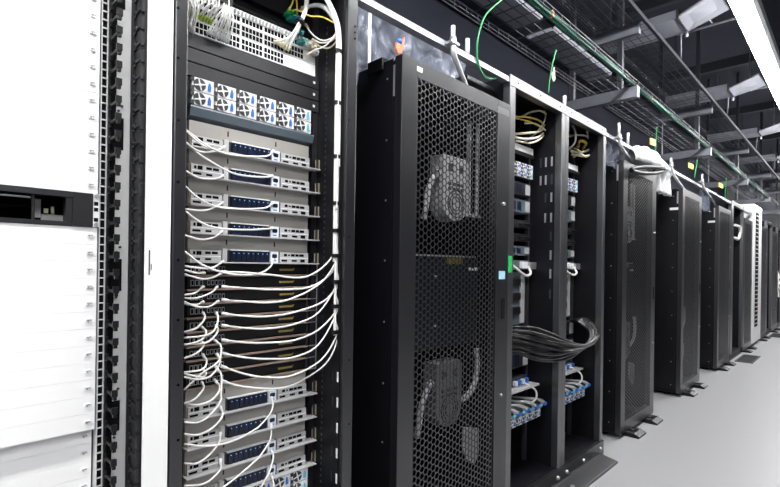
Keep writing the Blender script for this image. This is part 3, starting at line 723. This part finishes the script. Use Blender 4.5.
for i, x in enumerate((2.70, 3.40)):
    tag(MB().box(x-.10, x+.02, 1.60, 1.615, .1, .112).build('metal_bar', 'zinc'), 'bright metal bar on the base inside the %s open rack' % ('left', 'right')[i], 'bar')
# equipment inside the pair
YE = 1.545
def gear(rack, xc, side):
    X0, X1 = xc-.235, xc+.235
    def zz(v): return at(524 if side == 'left' else 572, v, YE).z
    dv = 0 if side == 'left' else 10
    t = thing('patch_panel', 'white patch panel at the top of the %s open rack' % side, 'patch panel', (xc, YE, H+.70))
    MB().box(X0, X1, YE-.04, YE, H+.72, H+.765, bev=.002).build('face_plate', 'white_paint', t)
    b = MB()
    for i in range(10): b.box(X0+.015+i*.022, X0+.031+i*.022, YE-.041, YE-.038, H+.732, H+.752)
    b.build('ports', 'dark_hole', t)
    names = [(.455, .54, 'dark'), (.345, .43, 'pale'), (.25, .30, 'black'), (.165, .215, 'black'), (.075, .135, 'pale'), (-.02, .045, 'ear'), (-.50, -.40, 'dark'), (-.64, -.53, 'dark')]
    for i, (za, zb, kind) in enumerate(names):
        t = thing('server', '%s server from the top in the %s open rack' % (ORD[i], side), 'server', (xc, YE, H+za), 'servers in the open racks')
        MB().box(X0, X1, YE, YE+.5, H+za, H+zb).build('chassis', 'steel_dark' if kind != 'pale' else 'server_grey', t)
        f = MB().box(X0-.003, X1+.003, YE-.02, YE, H+za+.002, H+zb-.002, bev=.002).build('face_plate', 'black_frame' if kind in ('black', 'dark') else 'slab_blue', t)
        if kind == 'black':
            MB().tube([(X1-.13, YE-.022, H+za+.025), (X1-.05, YE-.045, H+za+.025), (X1+.0, YE-.022, H+za+.025)], .006, 6, 5).build('handle', 'black_plastic', t)
            MB().box(X1-.09, X1-.07, YE-.0215, YE-.019, H+za+.018, H+za+.032).build('light', 'zinc', f)
        elif kind == 'ear':
            MB().box(X1-.04, X1+.045, YE-.05, YE-.018, H+za+.008, H+zb-.012).build('ear', 'zinc', t)
            MB().box(X1-.12, X1-.05, YE-.04, YE-.018, H+za+.012, H+zb-.01, bev=.004).build('white_block', 'white_plastic', t)
        else:
            MB().box(X1-.06, X1-.005, YE-.024, YE-.019, H+za+.01, H+zb-.01).build('end_module', 'server_grey', f)
            b = MB()
            for q in range(5): b.box(X0+.05+q*.065, X0+.1+q*.065, YE-.0215, YE-.019, H+za+.015, H+zb-.015)
            b.build('drives', 'drive_blue', f)
    tag(MB().tube([at(512, 265, 1.50) if side == 'left' else Vector((3.30, 1.50, H-.01)), Vector((X1-.12, 1.485, H-.05)), Vector((X1-.06, 1.48, H-.04)), Vector((X1-.05, 1.50, H+.005))], .008, 8, 8).build('network_cable', 'cable_white'),
        'thick white cord hooked before the sixth server in the %s open rack' % side, 'cable')
    t = thing('frosted_panel', 'tall pale blue grey panel behind the cables of the %s open rack' % side, 'panel', (xc, YE, H-.36), )
    MB().box(X0, X1-.005, YE+.01, YE+.03, H-.37, H-.03).build('plate', 'slab_blue', t)
    MB().box(X1-.06, X1-.01, YE+.002, YE+.01, H-.36, H-.05).build('strip', 'server_grey', t)
    for q in range(3): MB().box(X0+.26, X1-.07, YE-.004, YE+.01, H-.12-q*.09, H-.075-q*.09).build('module', 'black_frame', t)
    t = thing('rack_shelf', 'pale edged shelf low in the %s open rack' % side, 'shelf', (xc, YE, H-.76))
    MB().box(X0, X1+.03, YE-.09, YE+.3, H-.76, H-.748).build('plate', 'server_grey', t)
    MB().box(X0+.02, X1-.02, YE-.03, YE+.3, H-.748, H-.695).build('device', 'steel_dark', t)
    for q in range(4): MB().box(X1-.20+q*.045, X1-.17+q*.045, YE-.05, YE-.028, H-.74, H-.71, bev=.003).build('plug', 'tab_blue' if q % 2 else 'module_white', t)
    cable('network_cable', 'white cord looping below the pale edged shelf of the %s open rack' % side, 'cable', [Vector((X1-.10, YE-.05, H-.73)), Vector((X1-.04, YE-.10, H-.78)), Vector((X1-.09, YE-.12, H-.83)), Vector((X1-.22, YE-.09, H-.85))], .006, 'cable_white')
    dup(ps, (xc, YE-.03, H+.565), 'upper white power supplies with blue tabs in the %s open rack' % side)
    dup(ps, (xc+.01, YE-.10, H-.95), 'lower blue tabbed power supplies jutting from the %s open rack' % side)
gear(r3, 2.600, 'left')
gear(r4, 3.290, 'right')
# plug cords lying on top of the lower power supplies
for side, xc in (('left', 2.61), ('right', 3.30)):
    for i in range(8):
        x = xc-.19+i*.054
        cable('power_lead', 'grey lead lying over the lower power supplies of the %s open rack' % side, 'cable', [Vector((x+.05, 1.405, H-.865)), Vector((x+.02, 1.43, H-.842)), Vector((x-.03, 1.50, H-.838)), Vector((x-.06, 1.62, H-.845))], .011, 'hose_grey' if i % 2 else 'cable_grey', 'grey leads over the %s lower power supplies' % side, plug0='tab_blue' if i % 2 else 'tab_sky', plugr=1.3)
# yellow and white tangles
def tangle(pts_list, side):
    for i, (m, px, r) in enumerate(pts_list):
        c = {'cable_yellow': 'yellow', 'cable_white': 'white', 'cable_cream': 'cream'}[m]
        cable('network_cable', '%s cord of the tangle at the top of the %s open rack, %s' % (c, side, ('uppermost', 'second down', 'third down', 'fourth down', 'fifth down', 'sixth down', 'seventh down', 'lowest', 'upright one', 'thick end piece')[i]), 'cable',
              path(px, 1.50, 1.49, 1.44), r, m, 'tangled cords at the top of the %s open rack' % side, plug0='cable_cream', plugr=1.5)
tangle([('cable_cream', [(523,116),(531,112),(541,111),(548,116),(550,122)], .006), ('cable_yellow', [(515,117),(526,117),(538,120),(546,126)], .006), ('cable_yellow', [(516,118),(530,122),(540,127),(547,131)], .005),
        ('cable_white', [(525,123),(536,124),(545,130),(546,133)], .005), ('cable_cream', [(514,134),(528,133),(540,131),(549,124)], .007), ('cable_white', [(514,137),(526,139),(538,137),(548,129)], .007),
        ('cable_yellow', [(530,133),(538,132),(544,126),(547,120)], .005), ('cable_cream', [(516,141),(530,143),(540,139),(548,130)], .006), ('cable_white', [(526,141),(536,133),(544,122),(545,112),(538,101)], .005), ('cable_white', [(544,114),(549,119),(551,126)], .013)], 'left')
tangle([('cable_white', [(569,149),(575,142),(575,131),(569,120)], .007), ('cable_cream', [(569,136),(577,135),(586,136),(593,141)], .007), ('cable_yellow', [(578,146),(580,141),(586,143),(583,149)], .010),
        ('cable_white', [(571,151),(580,152),(588,150),(594,144)], .008), ('cable_cream', [(572,154),(582,156),(590,155),(596,149)], .008), ('cable_white', [(590,154),(596,151),(597,146),(593,144)], .012),
        ('cable_yellow', [(572,148),(578,150),(584,156)], .006), ('cable_cream', [(574,157),(580,154),(586,157),(592,154)], .005), ('cable_white', [(586,145),(588,137),(586,129),(583,125)], .006)], 'right')
for side, x in (('left', 2.66), ('right', 3.36)):
    tag(MB().box(x-.28, x+.15, 1.485, 1.50, H+.695, H+.715).build('cable_bar', 'black_plastic'), 'black bar carrying the tangled cords in the %s open rack' % side, 'bar')
# black cables sweeping from left rack to right rack
for i in range(14):
    f = i/13; dy = .022*math.sin(i*2.4); dv = 27*f
    g = .004*math.sin(i*2.4)
    pts = [at(500, 329+dv, 1.44+dy), at(516, 327+dv*.95, 1.40+dy), at(534, 328+dv*1.15, 1.335+dy*.3-.02), at(552, 334+dv, 1.30+dy*.8), at(567, 341+dv*.62+1.2*math.sin(i*3), 1.285+dy),
           at(581-2*f, 345+dv*.25, 1.295+dy*.6), at(592-4*f, 343+1.5*math.sin(i*2), 1.325+g), at(599-9*f, 334+2*math.sin(i*1.3), 1.352+g), at(594-11*f, 323+2*f, 1.40+g), at(583-8*f, 318+2*f, 1.46), at(574-3*f, 322, 1.53)]
    cable('power_cable', 'black cable of the thick sheaf sweeping from left open rack into right one', 'cable', pts, .0085, 'cable_grey', 'black cables between the open racks', sp=7, n=8)
# ------------------------------------------------------------------ plastic film, pipes, wires
def sheet(fn, nu, nv, name, m, label, cat, th=.0012):
    b = MB(); P = [[fn(i/nu, j/nv) for j in range(nv+1)] for i in range(nu+1)]
    vs = [p for r in P for p in r]; k = nv+1
    b.add(vs, [(i*k+j, (i+1)*k+j, (i+1)*k+j+1, i*k+j+1) for i in range(nu) for j in range(nv)], True)
    o = b.build(name, m); s = o.modifiers.new('solid', 'SOLIDIFY'); s.thickness = th
    return tag(o, label, cat)
def f1(a, c):
    x = 1.385+a*.80; y = 1.60+.015*math.sin(x*23+c*5)+.010*math.sin(x*57-c*9)
    return (x, y, H+(.80 if x < 1.408 else .872)+(.40 if x < 1.408 else .33)*c)
sheet(f1, 60, 16, 'plastic_sheet', 'clear_film', 'crumpled clear plastic sheet standing over the nearest mesh cabinet', 'plastic sheet')
def f2(a, c):
    x = 3.66+a*.33; return (x, Y0+.05+.015*math.sin(x*40+c*4), H+.80+.2*c)
sheet(f2, 30, 12, 'plastic_sheet', 'clear_film', 'crumpled clear plastic sheet beside the second mesh cabinet top', 'plastic sheet')
def f3(a, c):
    x = 1.72+a*.10; return (x, Y0+.12+.02*math.sin(x*60+c*3), H+.872+.16*c*(1-.3*a))
sheet(f3, 16, 10, 'plastic_flap', 'clear_film', 'folded clear plastic flap by the pipe above the nearest cabinet', 'plastic sheet')
tag(MB().box(1.432, 1.446, 1.565, 1.572, H+.855, H+1.13).build('white_strip', 'white_paint'), 'narrow white upright strip on the nearest mesh cabinet, by the rack post', 'strip')
t = thing('warning_tag', 'orange red tag with a blue ball on the nearest mesh cabinet corner', 'tag', (1.41, Y0+.01, H+.87))
MB().prism_y([(1.385, H+.885), (1.397, H+.867), (1.420, H+.875), (1.432, H+.90), (1.436, H+.945), (1.430, H+.95), (1.423, H+.918), (1.40, H+.912), (1.386, H+.912)], Y0+.012, Y0+.022).build('body', 'orange_red', t, bevel=.003)
b = MB(); b.tube([(1.409, Y0+.006+.011-.011*math.cos(a*math.pi/6), H+.922) for a in range(7)], .013, 10, rf=lambda i: max(.05, math.sin(i*math.pi/6))); b.build('ball', 'tab_blue', t)
tag(MB().box(1.395, 1.50, 1.44, 1.53, H+.867, H+.880).box(1.395, 1.405, 1.44, 1.53, H+.83, H+.867).build('angle_bracket', 'black_paint'), 'small black angle bracket on the top edge of the nearest mesh cabinet', 'bracket')
def conduit(px, label, top=None):
    Yc = Y0-.018; ys = (-.018, -.018, -.018, .02, .08, .10); p = [at(u, v, Y0+y) for (u, v), y in zip(px, ys)]
    t = thing('conduit', label, 'pipe', tuple(p[-1]), 'pale conduits over the cabinets')
    MB().tube([p[0], p[1]], .010, 10).build('riser', 'pipe_white', t)
    q = p[1]; MB().tube([q+Vector((0, 0, -.02)), q+Vector((0, 0, .02))], .015, 10).build('coupling', 'zinc', t)
    MB().box(q.x-.03, q.x+.03, Yc-.016, Yc+.03, q.z-.012, q.z-.002).build('clamp', 'zinc', t)
    MB().tube(p[1:], .0125, 10, 6).build('bend', 'pipe_white', t)
    return t
conduit([(453, 26), (453, 42), (454, 54), (458, 66), (466, 86), (470, 96)], 'pale bent conduit rising above the nearest mesh cabinet')
conduit([(619, 123), (619, 137), (621, 146), (626, 154), (634, 164), (636, 170)], 'pale bent conduit rising above the cabinet right of the open racks')
conduit([(671, 158), (671, 165), (673, 173), (677, 180), (684, 189), (686, 193)], 'pale bent conduit rising above the second cabinet beyond the open racks')
conduit([(702, 174), (702, 181), (704, 188), (708, 194), (713, 201), (715, 205)], 'pale bent conduit rising above the third cabinet beyond the open racks')
for i, (u, v0, v1) in enumerate([(467.5, 39, 54), (628, 133, 142), (564.5, 96, 106)]):
    p = at(u, v0, Y0+.03); tag(MB().cyl((p.x, p.y, p.z), (p.x, p.y, H+1.03), .011, 10).build('stub_pipe', 'pipe_white'), 'short pale stub standing on the rail, %s' % ('near the nearest conduit', 'right of the second conduit', 'over the middle of the open racks')[i], 'pipe', 'stubs on the rail')
tag(MB().box(2.00, 2.25, Y0+.10, Y0+.5, H+.80, H+.985).prism_y([(1.80, H+.872), (2.0, H+.872), (2.0, H+.97), (1.85, H+.93)], Y0+.2, Y0+.4).build('junction_box', 'black_paint'), 'black box behind the top of the nearest mesh cabinet', 'box')
def wire(px, y0, y1, label, r=.0035, m='cable_green'): return cable('earth_wire', label, 'wire', path(px, y0, y1), r, m, 'green earth wires', sp=8)
wire([(512, -12), (500, 1), (490, 10), (483, 20), (478, 38), (477, 52), (479, 66), (484, 76), (490, 79), (497, 78)], 1.30, 1.36, 'long green wire looping down from the tray behind the nearest cabinet', .0045)
w_ = [([(556, 50), (553, 62), (550, 78), (548.5, 93)], 'short green wire above the left open rack, with a cream tag', 'tag_cream', (554, 74)),
      ([(656.5, 127), (656, 140), (655, 152), (653.5, 160)], 'green wire above the cabinet right of the open racks', 'tag_yellow', (653, 142)),
      ([(697, 160), (696, 168), (694.5, 178)], 'green wire above the second cabinet beyond the open racks', 'tag_yellow', (691, 166)),
      ([(726, 178), (725.5, 187), (725, 199)], 'green wire above the third cabinet beyond the open racks', 'tag_yellow', (721, 185.5))]
for i, (px, lab, tm, (tu, tv)) in enumerate(w_):
    wire(px, 1.34, 1.35, lab, .0045+.001*i)
    p = at(tu, tv, 1.338); sc = [.03, .075, .105, .135][i]
    if i == 0: g = MB().prism_y([(p.x-.012, p.z-.03), (p.x+.004, p.z-.045), (p.x+.02, p.z-.025), (p.x+.012, p.z+.02), (p.x+.006, p.z+.045), (p.x-.004, p.z+.012), (p.x-.018, p.z+.004)], p.y, p.y+.008)
    else: g = MB().prism_y([(p.x-sc, p.z-.034), (p.x+sc, p.z-.024), (p.x+sc, p.z+.032), (p.x-sc, p.z+.022)], p.y-.002, p.y+.006)
    tag(g.build('wire_tag', tm), ('cream tag tied on the short green wire over the left open rack', 'yellow tag above the cabinet right of the open racks', 'yellow tag above the second cabinet beyond the open racks', 'yellow tag above the third cabinet beyond the open racks')[i], 'tag')
# white hood and black hose over cabinet right of the open racks
p = at(659, 163, 1.50)
def f4(a, c):
    x = 4.20+.98*a; t = c*math.pi; hgt = .98+.10*math.sin(a*math.pi)**.7+.012*math.sin(a*29+c*5)
    return (x, Y0+.03-.055*math.cos(t)*(1+.2*math.sin(a*21)), H+.90+.05*a+(hgt-.90-.03*a)*math.sin(t)**.6)
sheet(f4, 28, 10, 'plastic_hood', 'hood_white', 'white plastic hood bulging over the rail at the cabinet right of the open racks', 'hood', .004)
tag(MB().tube([(4.98, Y0+.14, H+.93), (5.0, Y0-.02, H+.945), (4.63, Y0-.06, H+.90), (4.22, Y0-.05, H+.836), (4.03, Y0-.045, H+.785), (4.35, Y0-.045, H+.806), (4.72, Y0-.05, H+.868), (4.98, Y0-.02, H+.935)], .017, 10, 8).build('hose', 'black_paint'), 'black hose looped across the top of the cabinet right of the open racks', 'hose')
for i, (x, lab) in enumerate([(4.96, 'white plastic sheet draped beside the cabinet right of the open racks'), (6.72, 'clear plastic sheet draped beside the second cabinet beyond the open racks')]):
    def f5(a, c, x=x): return (x+a*.5, Y0+.04+.03*math.sin(a*19+c*4), H+.74+.25*c)
    sheet(f5, 24, 10, 'plastic_sheet', 'hood_white' if i == 0 else 'clear_film', lab, 'plastic sheet')
# ------------------------------------------------------------------ farther row
o8, _ = open_rack(8.56, 9.62, .16, .05, 'far open black rack between the third mesh cabinet and the tall white cabinet')
tag(MB().box(9.30, 9.56, 1.50, 1.9, H-.62, H-.50).build('small_screen', 'tab_sky'), 'small blue device glowing low in the far open rack', 'device')
cable('network_cable', 'white cord looped at the top of the far open rack', 'cable', [Vector((9.25, 1.40, H+.72)), Vector((9.45, 1.37, H+.70)), Vector((9.5, 1.37, H+.60)), Vector((9.40, 1.38, H+.50)), Vector((9.2, 1.40, H+.52))], .022, 'cable_white')
cabinet(9.66, .86, 'far mesh door cabinet directly left of the tall white cabinet', screws=False)
t = thing('white_cabinet', 'tall white cabinet with a dark slotted upright strip, far down the row', 'cabinet', (11.0, Y0+.5, 0))
MB().box(10.54, 11.50, Y0-.02, Y0+1.0, .06, H+1.19).build('body', 'white_paint', t, bevel=.01)
MB().box(10.72, 11.02, Y0-.03, Y0-.019, .35, H+1.05).build('vent_recess', 'dark_hole', t)
b = MB(); z = .40
while z < H+1.03: b.box(10.72, 11.02, Y0-.036, Y0-.024, z, z+.014); z += .075
b.build('louvre', 'pale_strip', t)
for x in (10.65, 11.4): MB().cyl((x, Y0+.06, 0), (x, Y0+.06, .06), .04, 10).build('foot', 'black_plastic', t)
for x in (10.65, 11.4): MB().cyl((x, Y0+.9, 0), (x, Y0+.9, .06), .04, 10).build('foot', 'black_plastic', t)
cabinet(11.52, .88, 'far mesh door cabinet directly right of the tall white cabinet', screws=False)
open_rack(12.42, 13.30, .12, .05, 'farther open black rack beyond the tall white cabinet')
cabinet(13.32, .95, 'last mesh door cabinet visible at the far right edge', screws=False)
open_rack(14.30, 15.2, .05, .05, 'last open black rack at the far right edge, white cords inside')
for i in range(4):
    cable('network_cable', 'white cord inside the last open rack at the right edge', 'cable', [Vector((14.35, 1.45, H-.1-.14*i)), Vector((14.6, 1.37, H-.22-.12*i)), Vector((14.9, 1.36, H-.14-.16*i)), Vector((15.1, 1.42, H+.02-.1*i))], .016, 'cable_white', 'white cords in the last open rack')
for i, (xa, xb) in enumerate([(8.7, 9.5), (12.5, 13.2)]):
    t = thing('floor_plate', '%s dark slotted floor plate before %s' % (('nearer', 'farther')[i], ('the far open rack', 'the open rack beyond the white cabinet')[i]), 'floor plate', ((xa+xb)/2, 1.2, 0), 'floor plates')
    MB().box(xa, xb, 1.08, 1.30, 0, .012).build('plate', 'steel_dark', t)
    b = MB()
    for q in range(8): b.box(xa+.05+q*.09, xa+.09+q*.09, 1.10, 1.28, .011, .0135)
    b.build('slots', 'dark_hole', t)
# ------------------------------------------------------------------ cable trays and ceiling steel
def mesh_tray(x0, x1, ya, yb, z, label, lip=.05, pitch=.115, group='wire mesh cable trays', m='wire_grey'):
    t = thing('cable_tray', label, 'cable tray', ((x0+x1)/2, (ya+yb)/2, z), group); r = .0028
    b = MB(); n = int(round((yb-ya)/.06))
    for i in range(n+1): y = ya+(yb-ya)*i/n; b.tube([(x0, y, z), (x1, y, z)], r, 5)
    b.build('long_wires', m, t)
    b = MB(); x = x0+pitch/2
    while x < x1: b.tube([(x, ya, z+lip), (x, ya, z+.005), (x, yb, z+.005), (x, yb, z+lip)], r, 5); x += pitch
    b.build('cross_wires', m, t)
    b = MB()
    for y in (ya, yb):
        b.tube([(x0, y, z+lip), (x1, y, z+lip)], r*1.3, 5); b.tube([(x0, y, z+lip*.5), (x1, y, z+lip*.5)], r, 5)
    b.build('side_wires', m, t)
    return t
L1 = H+1.40; L2 = H+1.90
AX = [1.38, 4.03, 6.65, 9.30, 11.95, 14.6]
TRN = ['first', 'second', 'third', 'fourth', 'fifth']
for i in range(5):
    a, c = AX[i], AX[i+1]
    mesh_tray(a, c, 1.262, 1.62, L1+.045, '%s section from the camera of the lower wire mesh tray over the racks' % TRN[i])
    mesh_tray(a, c, 1.215, 1.58, L2+.045, '%s section from the camera of the upper wire mesh tray over the racks' % TRN[i])
mesh_tray(-1.2, 1.38, 1.262, 1.62, L1+.045, 'lower wire mesh tray section above the white rack')
def arm(x, z, ya, yb, label, grp):
    t = thing('tray_bracket', label, 'bracket', (x, (ya+yb)/2, z), grp)
    w, h = .05, .092
    MB().box(x-w/2, x-w/2+.004, ya, yb, z-h/2, z+h/2).box(x-w/2, x+w/2, ya, yb, z+h/2-.004, z+h/2).box(x-w/2, x+w/2, ya, yb, z-h/2, z-h/2+.004).build('channel', 'galvanised', t)
    MB().box(x-w/2-.002, x+w/2+.002, ya-.004, ya, z-h/2, z+h/2).build('end_cap', 'galvanised', t)
    return t
for i, x in enumerate(AX):
    arm(x, L1, 1.25, 1.86, '%s lower grey tray bracket from the camera' % ORD[i], 'lower tray brackets')
    arm(x, L2, 1.245, 1.86, '%s upper grey tray bracket from the camera' % ORD[i], 'upper tray brackets')
    for q, y in enumerate((1.40, 1.80)):
        tag(MB().box(x+.0255, x+.066, y-.02, y+.02, L1-.046, ZC).build('hanger_post', 'steel_dark'), '%s %s grey hanger post from the camera carrying the trays' % (ORD[i], ('front', 'rear')[q]), 'post', 'tray hanger posts')
# green cables along lower tray front lip
for i in range(4):
    pts = []; x = 1.0
    while x < 12.5:
        pts.append(Vector((x, 1.276+.012*(i % 2)+.004*math.sin(x*5+i), L1+.058+.013*(i//2)+.006*math.sin(x*3.3+i*1.9)))); x += .35
    cable('earth_cable', 'green cable lying along the front edge of the lower tray', 'cable', pts, .0078, 'tray_green', 'green cables in the lower tray', sp=3)
for i in range(6):
    x = 2.6+i*.62
    tag(MB().box(x-.012, x+.012, 1.267, 1.297, L1+.05, L1+.085, bev=.004).build('cable_clip', 'steel_dark' if i % 3 else 'sticker_orange'), '%s clip along the green cables from the camera' % ORD[i], 'clip', 'clips on the green cables')
# pale board lying in the lower tray
for i, (xa, xb) in enumerate([(2.75, 3.7), (1.5, 2.6)]):
    tag(MB().prism_x([(1.34, L1+.052), (1.50, L1+.052), (1.52, L1+.075), (1.33, L1+.075)], xa, xb).build('tray_cover', 'galvanised'), '%s flat grey cover lying in the lower tray' % ('farther', 'nearer')[i], 'cover', 'flat covers in the tray')
# long channels beside upper tray
for i, (y, z, h, w) in enumerate([(1.19, L2+.01, .032, .022)]):
    tag(MB().box(.5, 18, y-w/2, y+w/2, z, z+h).build('steel_channel', 'steel_dark'), 'long dark steel channel running beside the upper tray', 'channel', 'long steel channels')
# cross ducts; lamplight on the flared ends painted in as paler sheet
for i, x in enumerate([2.45, 4.66, 6.85, 9.2, 11.45, 13.7, 15.9]):
    zd = H+2.105
    t = thing('cross_duct', '%s pale cross duct from the camera, flaring toward the lamp' % ORD[i], 'duct', (x, 1.1, zd), 'cross ducts under the ceiling')
    MB().box(x-.165, x+.165, 1.10, 1.75, zd, zd+.07).build('box_section', 'galvanised', t)
    b = MB()
    b.add([(x-.165, 1.095, zd), (x+.165, 1.095, zd), (x-.03, .76, zd), (x-.28, .80, zd+.06), (x-.165, 1.095, zd+.015), (x+.165, 1.095, zd+.015), (x-.03, .76, zd+.015), (x-.28, .80, zd+.075)],
          [(3, 2, 1, 0), (4, 5, 6, 7), (0, 1, 5, 4), (1, 2, 6, 5), (2, 3, 7, 6), (3, 0, 4, 7)])
    b.build('flared_sheet', 'duct_sheet_lit', t)
    MB().box(x-.17, x+.17, 1.085, 1.105, zd-.008, zd+.075).build('joint_band', 'steel_dark', t)
    MB().cyl((x+.14, 1.095, zd-.05), (x+.14, 1.095, zd-.006), .012, 8).build('bolt', 'zinc', t)
    for xx in (x-.12, x+.12): MB().cyl((xx, 1.65, zd+.07), (xx, 1.65, ZC), .005, 6).build('hanger_rod', 'steel_dark', t)
    tag(MB().box(x+.55, x+.62, -3.5, 1.9, H+2.62, H+2.74).build('ceiling_beam', 'steel_dark'), '%s dark ceiling cross beam from the camera' % ORD[i], 'beam', 'ceiling cross beams')
    tag(MB().tube([(x+.50, 1.25, H+2.25), (x+.50, .70, H+2.25), (x+.50, .66, H+2.28), (x+.50, .66, H+2.40)], .012, 8).build('thin_pipe', 'galvanised'), '%s thin grey cross pipe from the camera under the ceiling' % ORD[i], 'pipe', 'thin cross pipes')
    tag(MB().cyl((x+.32, 1.18, H+1.94), (x+.15, 1.14, H+2.107), .008, 6).build('brace_rod', 'galvanised'), '%s slanting brace rod from the camera below the cross ducts' % ORD[i], 'rod', 'slanting brace rods')
    tag(MB().tube([(x+.25, .95, H+2.62), (x+.25, .95, H+2.2), (x+.27, .93, H+2.17), (x+.30, .93, H+2.20)], .007, 6).build('ceiling_hook', 'zinc'), '%s small hook from the camera hanging under the ceiling' % ORD[i], 'hook', 'ceiling hooks')
for i, y in enumerate((2.35, 2.9, .1, -.6)):
    tag(MB().box(-3.9, 21.5, y-.09, y+.09, H+2.9, H+3.05).build('ceiling_duct', 'steel_dark'), '%s long dark duct along the ceiling' % ORD[i], 'duct', 'long ceiling ducts')
# ------------------------------------------------------------------ world and view
w = bpy.data.worlds.new('room_world'); SC.world = w; w.use_nodes = True
w.node_tree.nodes['Background'].inputs[0].default_value = (.7, .75, .9, 1); w.node_tree.nodes['Background'].inputs[1].default_value = .05
SC.view_settings.view_transform = 'Standard'; SC.view_settings.look = 'None'; SC.view_settings.gamma = 1
SC.view_settings.use_curve_mapping = False; SC.view_settings.exposure = 0.15
